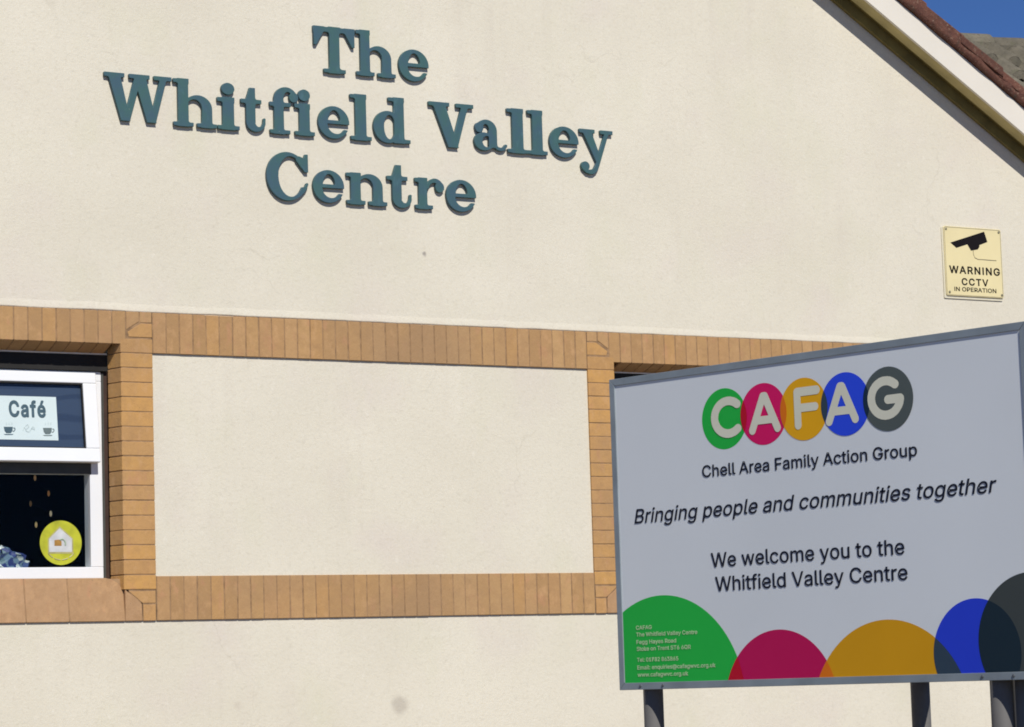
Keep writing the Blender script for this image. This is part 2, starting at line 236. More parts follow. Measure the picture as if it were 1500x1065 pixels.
def make_brick_mat(name, stops, weather=0.5):
    """buff brick: each brick its own shade, mottled, a little soot and drag texture"""
    m, nt, b = new_mat(name)
    N, L = nt.nodes, nt.links
    geo = N.new("ShaderNodeNewGeometry"); pos = geo.outputs["Position"]
    r = N.new("ShaderNodeValToRGB")
    for i, (p, c) in enumerate(stops):
        e = r.color_ramp.elements[i] if i < 2 else r.color_ramp.elements.new(p)
        e.position = p; e.color = (*c, 1)
    L.new(geo.outputs["Random Per Island"], r.inputs["Fac"])
    base = r.outputs["Color"]
    base = mix_node(N, L, base, (0.33, 0.190, 0.092, 1), ramp(N, L, noise_node(N, L, pos, 20, 6, 0.68), 0.45, 0.72, c1=(weather, weather, weather, 1)))
    base = mix_node(N, L, base, (0.56, 0.335, 0.165, 1), ramp(N, L, noise_node(N, L, mapping(N, L, pos, (1, 1, .6), (3, 1, 8)), 26, 5, 0.6), 0.54, 0.74, c1=(.6, .6, .6, 1)))
    base = mix_node(N, L, base, (0.48, 0.245, 0.135, 1), ramp(N, L, noise_node(N, L, mapping(N, L, pos, (1, 1, .5), (7, 4, 2)), 19, 4, 0.6), 0.58, 0.72, c1=(.55, .55, .55, 1)))
    base = mix_node(N, L, base, (0.34, 0.215, 0.115, 1), ramp(N, L, noise_node(N, L, mapping(N, L, pos, (.45, 1, .45), (1, 6, 3)), 2.2, 4), 0.48, 0.68, c1=(.7, .7, .7, 1)))
    base = mix_node(N, L, base, (0.16, 0.10, 0.06, 1), ramp(N, L, noise_node(N, L, mapping(N, L, pos, (1, 1, 1), (2, 2, 6)), 75, 3, 0.6), 0.68, 0.76, c1=(.6, .6, .6, 1)))
    L.new(base, b.inputs["Base Color"])
    b.inputs["Roughness"].default_value = 0.88
    b.inputs["Specular IOR Level"].default_value = 0.2
    bp = N.new("ShaderNodeBump"); bp.inputs["Strength"].default_value = 0.65; bp.inputs["Distance"].default_value = 0.005
    L.new(noise_node(N, L, mapping(N, L, pos, (1, 1, .7)), 60, 6, 0.72), bp.inputs["Height"]); L.new(bp.outputs["Normal"], b.inputs["Normal"])
    return m


def make_tile_mat(name, a, c, d, moss, sc=9):
    m, nt, b = new_mat(name)
    N, L = nt.nodes, nt.links
    geo = N.new("ShaderNodeNewGeometry"); pos = geo.outputs["Position"]
    base = mix_node(N, L, (*a, 1), (*c, 1), ramp(N, L, noise_node(N, L, pos, sc, 7, 0.7), 0.35, 0.65))
    base = mix_node(N, L, base, (*d, 1), ramp(N, L, noise_node(N, L, mapping(N, L, pos, (1, 1, 1), (5, 2, 7)), sc * 3.2, 5, 0.7), 0.56, 0.72))
    base = mix_node(N, L, base, (*moss, 1), ramp(N, L, noise_node(N, L, mapping(N, L, pos, (1, 1, 1), (1, 8, 2)), sc * 1.3, 5, 0.65), 0.56, 0.70, c1=(.8, .8, .8, 1)))
    v = N.new("ShaderNodeMix"); v.data_type = 'RGBA'; v.blend_type = 'MULTIPLY'; v.inputs[0].default_value = 0.35
    L.new(base, v.inputs[6])
    cmb = N.new("ShaderNodeCombineColor")
    for k in range(3):
        L.new(geo.outputs["Random Per Island"], cmb.inputs[k])
    L.new(cmb.outputs[0], v.inputs[7])
    L.new(v.outputs[2], b.inputs["Base Color"])
    b.inputs["Roughness"].default_value = 0.9
    bp = N.new("ShaderNodeBump"); bp.inputs["Strength"].default_value = 0.8; bp.inputs["Distance"].default_value = 0.012
    L.new(noise_node(N, L, pos, 45, 6, 0.7), bp.inputs["Height"]); L.new(bp.outputs["Normal"], b.inputs["Normal"])
    return m


def make_glass(name, gloss=0.02, tint=(0.85, 0.92, 0.95)):
    m, nt, b = new_mat(name)
    N, L = nt.nodes, nt.links
    t = N.new("ShaderNodeBsdfTransparent"); t.inputs["Color"].default_value = (*tint, 1)
    g = N.new("ShaderNodeBsdfGlossy"); g.inputs["Roughness"].default_value = 0.02
    mx = N.new("ShaderNodeMixShader"); mx.inputs["Fac"].default_value = gloss
    L.new(t.outputs[0], mx.inputs[1]); L.new(g.outputs[0], mx.inputs[2])
    L.new(mx.outputs[0], N["Material Output"].inputs["Surface"])
    return m


def make_letter_mat():
    m, nt, b = new_mat("weathered_teal_paint")
    N, L = nt.nodes, nt.links
    geo = N.new("ShaderNodeNewGeometry"); pos = geo.outputs["Position"]
    base = mix_node(N, L, (0.050, 0.103, 0.134, 1), (0.050, 0.118, 0.116, 1), ramp(N, L, noise_node(N, L, pos, 9, 5, 0.6), 0.38, 0.62))
    base = mix_node(N, L, base, (0.085, 0.185, 0.215, 1), ramp(N, L, noise_node(N, L, mapping(N, L, pos, (1, 1, .35), (3, 0, 1)), 26, 5, 0.6), 0.60, 0.82, c1=(.7, .7, .7, 1)))
    # paint rubbed off at a few spots
    base = mix_node(N, L, base, (0.42, 0.44, 0.40, 1), ramp(N, L, noise_node(N, L, mapping(N, L, pos, (1, 1, 1), (9, 4, 2)), 60, 3, 0.6), 0.755, 0.80))
    L.new(base, b.inputs["Base Color"])
    b.inputs["Roughness"].default_value = 0.5
    b.inputs["Specular IOR Level"].default_value = 0.3
    return m


def emit_mat(name, col, s):
    m, nt, b = new_mat(name)
    b.inputs["Base Color"].default_value = (*col, 1)
    b.inputs["Emission Color"].default_value = (*col, 1)
    b.inputs["Emission Strength"].default_value = s
    return m


# ------------------------------------------------------------------ object helpers
def tag(o, label=None, cat=None, group=None, kind=None):
    if label: o["label"] = label
    if cat: o["category"] = cat
    if group: o["group"] = group
    if kind: o["kind"] = kind
    return o


def thing(name, label, cat, loc=(0, 0, 0), group=None):
    o = bpy.data.objects.new(name, None)
    COL.objects.link(o)
    o.empty_display_size = 0.2
    o.location = loc
    return tag(o, label, cat, group)


def link(name, me, parent=None, label=None):
    """link a mesh whose vertices are in world coordinates"""
    o = bpy.data.objects.new(name, me)
    COL.objects.link(o)
    if parent is not None:
        o.parent = parent
        if parent.type == 'EMPTY':
            o.location = -parent.location
    if label: o["label"] = label
    return o


class MB:
    def __init__(s):
        s.bm = bmesh.new()

    def hexa(s, p):
        """8 points: bottom loop 0-3, top loop 4-7"""
        v = [s.bm.verts.new(q) for q in p]
        for f in ((3, 2, 1, 0), (4, 5, 6, 7), (0, 1, 5, 4), (1, 2, 6, 5), (2, 3, 7, 6), (3, 0, 4, 7)):
            s.bm.faces.new([v[i] for i in f])
        return v

    def box(s, x0, y0, z0, x1, y1, z1, M=None):
        p = [(x0, y0, z0), (x1, y0, z0), (x1, y1, z0), (x0, y1, z0), (x0, y0, z1), (x1, y0, z1), (x1, y1, z1), (x0, y1, z1)]
        if M is not None:
            p = [M @ Vector(q) for q in p]
        return s.hexa(p)

    def prism(s, a, b):
        """two matching loops of 3-D points joined into a closed solid"""
        va = [s.bm.verts.new(q) for q in a]; vb = [s.bm.verts.new(q) for q in b]
        n = len(a)
        s.bm.faces.new(va[::-1]); s.bm.faces.new(vb)
        for i in range(n):
            s.bm.faces.new((va[i], va[(i + 1) % n], vb[(i + 1) % n], vb[i]))

    def tube(s, pts, r, n=10, cap=True, jit=0.0):
        pts = [Vector(p) for p in pts]
        rings = []
        for i, p in enumerate(pts):
            d = (pts[min(i + 1, len(pts) - 1)] - pts[max(i - 1, 0)]).normalized()
            a = d.orthogonal().normalized(); c = d.cross(a)
            rr = r[i] if isinstance(r, (list, tuple)) else r
            rings.append([s.bm.verts.new(p + (a * math.cos(2 * math.pi * k / n) + c * math.sin(2 * math.pi * k / n)) * rr) for k in range(n)])
        for A, B in zip(rings, rings[1:]):
            for k in range(n):
                s.bm.faces.new((A[k], A[(k + 1) % n], B[(k + 1) % n], B[k]))
        if cap:
            s.bm.faces.new(rings[0][::-1]); s.bm.faces.new(rings[-1])

    def build(s, name, m, parent=None, bevel=0.0, smooth=False, label=None, seg=2, M=None):
        bm = s.bm
        bmesh.ops.recalc_face_normals(bm, faces=bm.faces)
        if bevel:
            bmesh.ops.bevel(bm, geom=[e for e in bm.edges if e.calc_face_angle(0) > 0.5], offset=bevel, segments=seg, affect='EDGES', profile=0.6, clamp_overlap=True)
        if M is not None:
            bm.transform(M)
        me = bpy.data.meshes.new(name)
        bm.to_mesh(me); bm.free()
        me.materials.append(m)
        if smooth:
            for p in me.polygons: p.use_smooth = True
        return link(name, me, parent, label)


def fill_mesh(name, loops, M, thick, bevel=0.0, m=None):
    """filled planar outline (holes allowed) given thickness, placed by M: local x,y in plane, +z outward, back face at z=0"""
    cu = bpy.data.curves.new(name, 'CURVE')
    cu.dimensions = '2D'; cu.fill_mode = 'BOTH'
    cu.extrude = thick / 2; cu.bevel_depth = bevel; cu.bevel_resolution = 1
    if bevel:
        cu.extrude = thick / 2 - bevel; cu.offset = -bevel
    for lp in loops:
        sp = cu.splines.new('POLY'); sp.points.add(len(lp) - 1)
        for q, p in zip(sp.points, lp):
            q.co = (p[0], p[1], 0, 1)
        sp.use_cyclic_u = True
    o = bpy.data.objects.new(name, cu)
    me = bpy.data.meshes.new_from_object(o)
    bpy.data.objects.remove(o); bpy.data.curves.remove(cu)
    me.name = name
    me.transform(M @ Matrix.Translation((0, 0, thick / 2)))
    me.materials.clear()
    if m: me.materials.append(m)
    return me


# ------------------------------------------------------------------ upright sans letters (outlines in thousandths)
GLYPHS = {}
for line in GLYPH_DATA.strip('\n').split('\n'):
    ch = line[0]
    adv, body = line[2:].split('|')
    GLYPHS[ch] = (int(adv), [[tuple(map(int, p.split(','))) for p in c.split(' ')] for c in body.split('/') if c])


GLYPHS['I'] = (190, [[(64, 0), (126, 0), (126, 509), (64, 509)]])      # a plain bar


def grow(lp, d):
    """push an outline outward by d (outer loops and holes alike keep their winding)"""
    n = len(lp); out = []
    for i in range(n):
        a, b, c = Vector(lp[i - 1]), Vector(lp[i]), Vector(lp[(i + 1) % n])
        e1, e2 = (b - a), (c - b)
        if e1.length < 1e-9 or e2.length < 1e-9:
            out.append(tuple(b)); continue
        n1 = Vector((e1.y, -e1.x)).normalized(); n2 = Vector((e2.y, -e2.x)).normalized()
        h = n1 + n2
        k = max(h.dot(h) / 2, 0.35)
        out.append(tuple(b + h * (d / k)))
    return out


def bold_loops(s, x0, x1, base, cap, bold, track=0):
    """as text_loops, but thickened properly through a distance field (bold in thousandths)"""
    pen, raw = 0, []
    for ch in s:
        adv, cs = GLYPHS[ch]
        if cs:
            P = [[(p[0] / 1000, p[1] / 1000) for p in c] for c in cs]
            xs = [p[0] for c in P for p in c]; ys = [p[1] for c in P for p in c]
            g = G(min(xs) - .08, min(ys) - .08, max(xs) + .09, max(ys) + .09, .006)
            d = None
            for c in sorted(P, key=lambda c: -abs(area(c))):
                e = g.poly(c)
                outer = d is None or area(c) * area(big) > 0
                if d is None: big = c
                d = e if d is None else (np.minimum(d, e) if outer else np.maximum(d, -e))
            for c in g.contours(d - bold / 1000, .0012):
                raw.append([(p[0] * 1000 + pen, p[1] * 1000) for p in c])
        pen += adv + track + 2 * bold
    lo = min(p[0] for c in raw for p in c); hi = max(p[0] for c in raw for p in c)
    sx = (x1 - x0) / (hi - lo); sy = cap / (509.0 + 2 * bold)
    return [[(x0 + (p[0] - lo) * sx, base + (p[1] + bold) * sy) for p in c] for c in raw]


def area(lp):
    return 0.5 * sum(lp[i - 1][0] * lp[i][1] - lp[i][0] * lp[i - 1][1] for i in range(len(lp)))


def text_loops(s, x0, x1, base, cap, bold=0.0, shear=0.0, track=0, up=None):
    """lay s out so that its ink runs from x0 to x1 with the given baseline and capital height"""
    pen, raw = 0, []
    for ch in s:
        adv, cs = GLYPHS[ch]
        if cs:
            big = max(cs, key=lambda c: abs(area(c)))
            sgn = 1 if area(big) > 0 else -1
            for c in cs:
                q = c if sgn > 0 else c[::-1]
                if bold: q = grow(q, bold)
                raw.append([(p[0] + pen + shear * p[1], p[1]) for p in q])
        pen += adv + track
    lo = min(p[0] for c in raw for p in c); hi = max(p[0] for c in raw for p in c)
    sx = (x1 - x0) / (hi - lo); sy = cap / 509.0
    return [[(x0 + (p[0] - lo) * sx, base + p[1] * sy) for p in c] for c in raw]


# ------------------------------------------------------------------ signed-distance drawing for shaped letters
class G:
    """a drawing grid; shapes are distance fields, outlines come from marching squares"""
    def __init__(s, x0, y0, x1, y1, h=0.01):
        s.h = h; s.x0 = x0; s.y0 = y0
        s.X, s.Y = np.meshgrid(np.arange(x0, x1, h), np.arange(y0, y1, h))

    def box(s, a, b, c, d):
        cx, cy, hx, hy = (a + c) / 2, (b + d) / 2, (c - a) / 2, (d - b) / 2
        dx = np.abs(s.X - cx) - hx; dy = np.abs(s.Y - cy) - hy
        return np.hypot(np.maximum(dx, 0), np.maximum(dy, 0)) + np.minimum(np.maximum(dx, dy), 0)

    def ell(s, cx, cy, rx, ry):
        qx, qy = (s.X - cx) / rx, (s.Y - cy) / ry
        k = np.hypot(qx, qy); g = np.hypot(qx / rx, qy / ry) + 1e-9
        return k * (k - 1) / g

    def cap(s, ax, ay, bx, by, r):
        px, py = s.X - ax, s.Y - ay; dx, dy = bx - ax, by - ay
        t = np.clip((px * dx + py * dy) / (dx * dx + dy * dy + 1e-12), 0, 1)
        return np.hypot(px - dx * t, py - dy * t) - r

    def path(s, pts, r):
        d = None
        for a, b in zip(pts, pts[1:]):
            e = s.cap(*a, *b, r)
            d = e if d is None else np.minimum(d, e)
        return d

    def poly(s, pts):
        d = np.full(s.X.shape, 1e9); sg = np.ones(s.X.shape)
        n = len(pts)
        for i in range(n):
            ax, ay = pts[i]; bx, by = pts[i - 1]
            ex, ey = bx - ax, by - ay; wx, wy = s.X - ax, s.Y - ay
            t = np.clip((wx * ex + wy * ey) / (ex * ex + ey * ey), 0, 1)
            d = np.minimum(d, (wx - ex * t) ** 2 + (wy - ey * t) ** 2)
            c1 = s.Y >= ay; c2 = s.Y < by; c3 = ex * wy > ey * wx
            sg = np.where((c1 & c2 & c3) | (~c1 & ~c2 & ~c3), -sg, sg)
        return sg * np.sqrt(d)

    def contours(s, D, tol):
        h = s.h; ny, nx = D.shape
        D = np.where(np.abs(D) < 1e-7, 1e-7, D)
        ins = D < 0
        segs = {}
        def pt(kind, i, j):
            if kind == 0:
                t = D[j, i] / (D[j, i] - D[j, i + 1]); return (s.x0 + (i + t) * h, s.y0 + j * h)
            t = D[j, i] / (D[j, i] - D[j + 1, i]); return (s.x0 + i * h, s.y0 + (j + t) * h)
        T = {1: [('l', 'b')], 2: [('b', 'r')], 3: [('l', 'r')], 4: [('r', 't')], 5: [('l', 't'), ('r', 'b')], 6: [('b', 't')], 7: [('l', 't')],
             8: [('t', 'l')], 9: [('t', 'b')], 10: [('b', 'l'), ('t', 'r')], 11: [('t', 'r')], 12: [('r', 'l')], 13: [('r', 'b')], 14: [('b', 'l')]}
        code = ins[:-1, :-1] * 1 + ins[:-1, 1:] * 2 + ins[1:, 1:] * 4 + ins[1:, :-1] * 8
        js, is_ = np.nonzero((code > 0) & (code < 15))
        for j, i in zip(js.tolist(), is_.tolist()):
            E = {'b': (0, i, j), 't': (0, i, j + 1), 'l': (1, i, j), 'r': (1, i + 1, j)}
            for a, b in T[int(code[j, i])]:
                segs[E[a]] = E[b]
        loops = []
        while segs:
            st, cur = segs.popitem(); lp = [st]
            while cur != st and cur in segs:
                lp.append(cur); cur = segs.pop(cur)
            P = [pt(*k) for k in lp]
            if len(P) > 8: loops.append(simplify(P, tol))
        return loops


def simplify(P, tol):
    k = max(range(len(P)), key=lambda i: (P[i][0] - P[0][0]) ** 2 + (P[i][1] - P[0][1]) ** 2)
    def rdp(a):
        st = [(0, len(a) - 1)]; keep = {0, len(a) - 1}
        while st:
            i, j = st.pop()
            if j <= i + 1: continue
            A = np.array(a[i:j + 1]); d = A[-1] - A[0]; L = np.hypot(*d) + 1e-12
            e = np.abs((A[:, 0] - A[0, 0]) * d[1] - (A[:, 1] - A[0, 1]) * d[0]) / L
            m = int(e.argmax())
            if e[m] > tol:
                keep.add(i + m); st += [(i, i + m), (i + m, j)]
        return [a[q] for q in sorted(keep)]
    return rdp(P[:k + 1])[:-1] + rdp(P[k:] + [P[0]])[:-1]


def smin(a, b, k=0.05):
    h = np.clip(0.5 + 0.5 * (b - a) / k, 0, 1)
    return b * (1 - h) + a * h - k * h * (1 - h)


def U(*a, k=0.0):
    d = a[0]
    for e in a[1:]:
        d = smin(d, e, k) if k else np.minimum(d, e)
    return d


def slab_glyph(ch):
    """heavy bracketed slab-serif letters, capital height 1"""
    g = G(-0.12, -0.45, 1.75, 1.12, 0.0085)
    X, Y, B, E = g.X, g.Y, g.box, g.ell
    SF = 0.098
    arch = lambda: np.maximum.reduce([E(.53, .40, .31, .285), -E(.45, .38, .16, .19), .40 - Y, .30 - X])
    if ch == 'T':
        d = U(B(0, .875, .95, 1), B(.355, 0, .6, 1), B(.22, 0, .735, SF), k=.06)
        d = U(d, g.poly([(0, 1), (0, .58), (.075, .58), (.25, .9), (.25, 1)]), g.poly([(.95, 1), (.95, .58), (.875, .58), (.70, .9), (.70, 1)]), k=.03)
    elif ch in 'hn':
        top = 1.0 if ch == 'h' else .685
        d = U(B(.1, 0, .335, top), B(0, top - SF, .335, top), B(0, 0, .44, SF), k=.045)
        d2 = U(B(.605, 0, .84, .42), B(.50, 0, .94, SF), k=.045)
        d = U(d, U(d2, arch()))
    elif ch == 'r':
        d = U(B(.1, 0, .335, .685), B(0, .58, .335, .685), B(0, 0, .48, SF), k=.045)
        arm = np.maximum.reduce([E(.54, .44, .25, .255), -E(.52, .41, .15, .17), .44 - Y, .30 - X])
        d = U(d, arm, E(.665, .50, .125, .125))
    elif ch == 'i':
        d = U(B(.1, 0, .335, .685), B(0, .58, .335, .685), B(0, 0, .44, SF), k=.045)
        d = U(d, E(.215, .865, .135, .135))
    elif ch == 'l':
        d = U(B(.1, 0, .335, 1), B(0, 1 - SF, .335, 1), B(0, 0, .44, SF), k=.045)
    elif ch == 't':
        d = U(g.poly([(.12, .17), (.12, .66), (.21, .93), (.355, .93), (.355, .17)]), B(0, .58, .50, .685), k=.05)
        hook = np.maximum.reduce([E(.355, .20, .235, .215), -E(.425, .225, .085, .115), Y - .20])
        d = U(d, hook, g.cap(.55, .19, .556, .27, .036))
    elif ch == 'f':
        d = U(B(.1, 0, .335, .78), B(0, 0, .48, SF), B(0, .58, .50, .685), k=.045)
        hook = np.maximum.reduce([E(.385, .745, .285, .275), -E(.43, .745, .10, .155), .745 - Y])
        d = U(d, hook, E(.565, .80, .115, .115))
    elif ch == 'e':
        out = E(.36, .34, .36, .36)
        inn = np.where(Y > .31, E(.372, .34, .135, .255), E(.42, .31, .195, .205))
        d = np.maximum(out, -inn)
        d = U(d, np.maximum(out, B(.2, .30, .72, .395)))
        d = np.maximum(d, -g.poly([(.40, .30), (.90, .30), (.90, .12), (.66, .20), (.40, .22)]))
    elif ch == 'd':
        d = np.maximum(E(.33, .34, .33, .36), -E(.365, .34, .115, .255))
        d = U(d, U(B(.46, 0, .695, 1), B(.34, 1 - SF, .695, 1), B(.46, 0, .83, SF), k=.045))
    elif ch == 'a':
        top = np.maximum.reduce([E(.355, .44, .285, .255), -E(.335, .43, .085, .145), .44 - Y])
        bowl = np.maximum.reduce([E(.29, .195, .275, .21), -E(.365, .195, .115, .115), X - .5])
        tail = U(g.path([(.56, .13), (.64, .062), (.72, .046), (.80, .062), (.86, .13)], .046), B(.42, .06, .60, .20))
        d = U(top, B(.405, .10, .64, .45), E(.165, .50, .12, .12), bowl, k=.012)
        d = U(d, tail, k=.03)
    elif ch == 'y':
        d = U(g.poly([(.07, .64), (.34, .64), (.60, .02), (.475, -.10)]), g.poly([(.715, .64), (.84, .64), (.53, -.17), (.40, -.17)]))
        d = U(d, U(B(0, .58, .44, .685)), B(.58, .58, .94, .685), k=.03)
        d = U(d, g.path([(.465, -.16), (.42, -.235), (.35, -.285), (.27, -.29)], .062), g.path([(.27, -.29), (.18, -.28), (.11, -.22)], .052), E(.145, -.165, .125, .115))
    elif ch == 'V':
        d = U(g.poly([(.085, .95), (.375, .95), (.66, 0), (.41, 0)]), g.poly([(.725, .95), (.885, .95), (.63, 0), (.47, 0)]))
        d = U(d, B(0, .895, .47, 1), B(.60, .895, 1.0, 1), k=.035)
    elif ch == 'W':
        d = U(g.poly([(.085, .95), (.375, .95), (.60, 0), (.37, 0)]), g.poly([(.69, .95), (.86, .95), (.575, 0), (.42, 0)]))
        d = U(d, g.poly([(.66, .95), (.955, .95), (1.19, 0), (.955, 0)]), g.poly([(1.265, .95), (1.43, .95), (1.165, 0), (1.01, 0)]))
        d = U(d, B(0, .895, .47, 1), B(.56, .895, 1.04, 1), B(1.12, .895, 1.54, 1), k=.035)
    elif ch == 'C':
        out = E(.45, .5, .45, .525)
        d = np.maximum(out, -E(.52, .5, .255, .42))
        d = np.maximum(d, -B(.62, .30, 1.3, .70))
        d = U(d, g.poly([(.90, 1.0), (.90, .60), (.815, .60), (.62, .86), (.70, .95), (.80, .92), (.82, 1.0)]), g.path([(.74, .17), (.82, .25), (.865, .36)], .034), k=.03)
    return g.contours(d + 0.008, 0.0022)


def fit_loops(loops, x0, x1, base, cap):
    lo = min(p[0] for c in loops for p in c); hi = max(p[0] for c in loops for p in c)
    s = (x1 - x0) / (hi - lo)
    return [[(x0 + (p[0] - lo) * s, base + p[1] * cap) for p in c] for c in loops]


def round_glyph(ch):
    """round-ended letters drawn with an even pen; capital height 1"""
    g = G(-.25, -.25, 1.4, 1.25, 0.012)
    r = .105
    arc = lambda cx, cy, rx, ry, a0, a1: [(cx + rx * math.cos(math.radians(a)), cy + ry * math.sin(math.radians(a))) for a in np.linspace(a0, a1, 26)]
    if ch == 'C':
        d = g.path(arc(.5, .5, .40, .40, 48, 312), r)
    elif ch == 'A':
        d = U(g.path([(.105, .105), (.47, .895), (.53, .895), (.895, .105)], r), g.cap(.25, .33, .75, .33, r * .92))
    elif ch == 'F':
        d = U(g.path([(.72, .895), (.12, .895), (.12, .105)], r), g.cap(.12, .51, .66, .51, r * .95))
    elif ch == 'G':
        d = U(g.path(arc(.5, .5, .40, .40, 48, 352), r), g.cap(.56, .46, .895, .46, r))
    return g.contours(d, 0.004)


def circle(cx, cy, r, n=72):
    return [(cx + r * math.cos(2 * math.pi * k / n), cy + r * math.sin(2 * math.pi * k / n)) for k in range(n)]


def clip(P, Q):
    """convex polygon P cut by convex counter-clockwise polygon Q"""
    for i in range(len(Q)):
        a, b = Q[i - 1], Q[i]
        f = lambda p: (b[0] - a[0]) * (p[1] - a[1]) - (b[1] - a[1]) * (p[0] - a[0])
        out = []
        for j in range(len(P)):
            p, q = P[j - 1], P[j]
            fp, fq = f(p), f(q)
            if (fp >= 0) != (fq >= 0):
                t = fp / (fp - fq); out.append((p[0] + (q[0] - p[0]) * t, p[1] + (q[1] - p[1]) * t))
            if fq >= 0: out.append(q)
        P = out
        if not P: return []
    return P

# ------------------------------------------------------------------ material instances
M_RENDER = make_render_mat()
BUFF = [(0.0, (0.395, 0.236, 0.108)), (0.3, (0.445, 0.265, 0.115)), (0.55, (0.485, 0.300, 0.138)), (0.8, (0.44, 0.262, 0.122)), (1.0, (0.47, 0.272, 0.110))]
M_BRICK = make_brick_mat("buff_brick", BUFF)
M_PIL = make_brick_mat("orange_buff_brick", [(0.0, (0.43, 0.245, 0.095)), (0.35, (0.50, 0.285, 0.115)), (0.7, (0.56, 0.31, 0.098)), (1.0, (0.46, 0.272, 0.122))], 0.45)
M_SILL = make_brick_mat("pink_buff_brick", [(0.0, (0.430, 0.265, 0.143)), (0.5, (0.465, 0.285, 0.155)), (1.0, (0.415, 0.250, 0.128))], 0.6)
M_MORTAR = mat("brown_mortar", (0.30, 0.185, 0.095), 0.95, 0.25, 30, 0.4, 300)
M_FASCIA = mat("cream_gloss_paint", (0.74, 0.69, 0.59), 0.45, 0.03, 3)
M_SOFFIT = mat("yellowed_soffit_paint", (0.50, 0.42, 0.19), 0.7, 0.15, 8)
M_EAVESHADE = mat("olive_eave_shade", (0.20, 0.16, 0.05), 0.8, 0.2, 8)  # soffit yellow darkened to olive: eave shade put into the colour
M_VERGE = make_tile_mat("red_brown_tile", (0.120, 0.043, 0.028), (0.185, 0.076, 0.047), (0.38, 0.26, 0.18), (0.075, 0.058, 0.038), 17)
M_OLDTILE = make_tile_mat("mossy_brown_tile", (0.135, 0.120, 0.085), (0.205, 0.180, 0.130), (0.07, 0.055, 0.042), (0.15, 0.145, 0.085), 8)
M_UPVC = mat("white_upvc", (0.80, 0.81, 0.81), 0.35, 0.02, 4)
M_BROWN = mat("dark_brown_timber", (0.045, 0.020, 0.011), 0.6, 0.3, 14)
M_HEAD = mat("black_head_board", (0.010, 0.009, 0.008), 0.8, 0.3, 10)
M_TRIM = mat("galvanised_lintel_edge", (0.75, 0.70, 0.60), 0.6, 0.15, 18)
M_GREYSTRIP = mat("dark_grey_strip", (0.055, 0.057, 0.048), 0.7, 0.15, 20)
M_GLASS = make_glass("clear_glass", 0.004, (.95, .97, .97))
M_LETTER = make_letter_mat()
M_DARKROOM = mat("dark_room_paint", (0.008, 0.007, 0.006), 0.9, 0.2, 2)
M_GROUND = mat("sandy_paving", (0.19, 0.155, 0.11), 0.95, 0.2, 1.5, 0.4, 120)


def zf(x):
    """underside of the bargeboard"""
    return 7.612 - 0.612 * abs(x - 7.07)


# ------------------------------------------------------------------ ground
g = MB()
n = 24
vs = [[g.bm.verts.new((-600 + 1200 * i / n, -600 + 1200 * j / n, 0)) for i in range(n + 1)] for j in range(n + 1)]
for j in range(n):
    for i in range(n):
        g.bm.faces.new((vs[j][i], vs[j][i + 1], vs[j + 1][i + 1], vs[j + 1][i]))
tag(g.build("ground", M_GROUND), kind="structure")

# ------------------------------------------------------------------ the building
bld = thing("community_centre", "cream rendered gabled community centre with buff brick surrounds to its windows", "building", (7.07, 0, 0))
MX = 7.07
WALLM = Matrix(((1, 0, 0, 0), (0, 0, -1, 0), (0, 1, 0, 0), (0, 0, 0, 1)))      # plane x,z facing -y


def wm(y):
    return Matrix.Translation((0, y, 0)) @ WALLM


mir = lambda x: 2 * MX - x
JX, PX, IX = 5.573, 5.752, 5.548            # window arris, pilaster's far edge, inner edge of the splay
WL = 2.937                                   # far arris of the left window
outer = [(1.0, 0), (13.14, 0), (13.14, zf(13.14) + .12), (MX, zf(MX) + .12), (1.0, zf(1.0) + .12)]
hole1 = [(2.90, 1.975), (5.685, 1.975), (5.685, 2.06), (5.61, 2.12), (5.61, 3.42), (2.90, 3.42)]
hole2 = [(mir(x), z) for x, z in hole1][::-1]
me = fill_mesh("front_wall", [outer, hole1, hole2], wm(0.30), 0.30, 0, M_RENDER)
front = link("wall", me, bld)
w = MB()
w.box(1.0, .302, 0, 1.28, 14, zf(1.0) + .11)
w.box(12.86, .302, 0, 13.14, 14, zf(13.14) + .11)
w.prism([(x, 14.002, z) for x, z in outer], [(x, 14.28, z) for x, z in outer])
w.build("rear_walls", M_RENDER, bld)
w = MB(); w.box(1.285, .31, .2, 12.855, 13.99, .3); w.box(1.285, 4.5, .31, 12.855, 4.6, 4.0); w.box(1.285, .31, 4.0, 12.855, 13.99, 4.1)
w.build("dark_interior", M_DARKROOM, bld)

# render stops: slightly belled edge of the upper render above the brick band
stop = MB()
xs = np.arange(1.02, 13.1, 0.11)
rnd = random.Random(3)
prev = None
for x in xs:
    d = .0035 + rnd.uniform(-.0015, .0015); z = 3.5415 + rnd.uniform(-.0015, .002)
    ring = [(x, .002, z + .055), (x, -d * .5, z + .028), (x, -d, z + .008), (x, -d, z), (x, .002, z)]
    vs = [stop.bm.verts.new(q) for q in ring]
    if prev:
        for k in range(4):
            stop.bm.faces.new((prev[k], prev[k + 1], vs[k + 1], vs[k]))
    prev = vs
stop.build("render_bell", M_RENDER, bld, smooth=True)

# ---------------- brickwork
BY, BK = -0.0125, 0.02
rb = random.Random(11)


def front_brick(mb, poly, yf=None, back=BK):
    j = rb.uniform(-.0012, .0012)
    fr = [(x, (BY if yf is None else yf(x, z)) + j, z) for x, z in poly]
    bk = [(x, (back if yf is None else f[1] + .03), z) for (x, z), f in zip(poly, fr)]
    mb.prism(fr, bk)


def rect(x0, x1, z0, z1, j=.0035):
    a = [rb.uniform(-.0015, .0015) for _ in range(4)]
    return [(x0 + j + a[0], z0 + j), (x1 - j + a[1], z0 + j), (x1 - j + a[2], z1 - j), (x0 + j + a[3], z1 - j)]


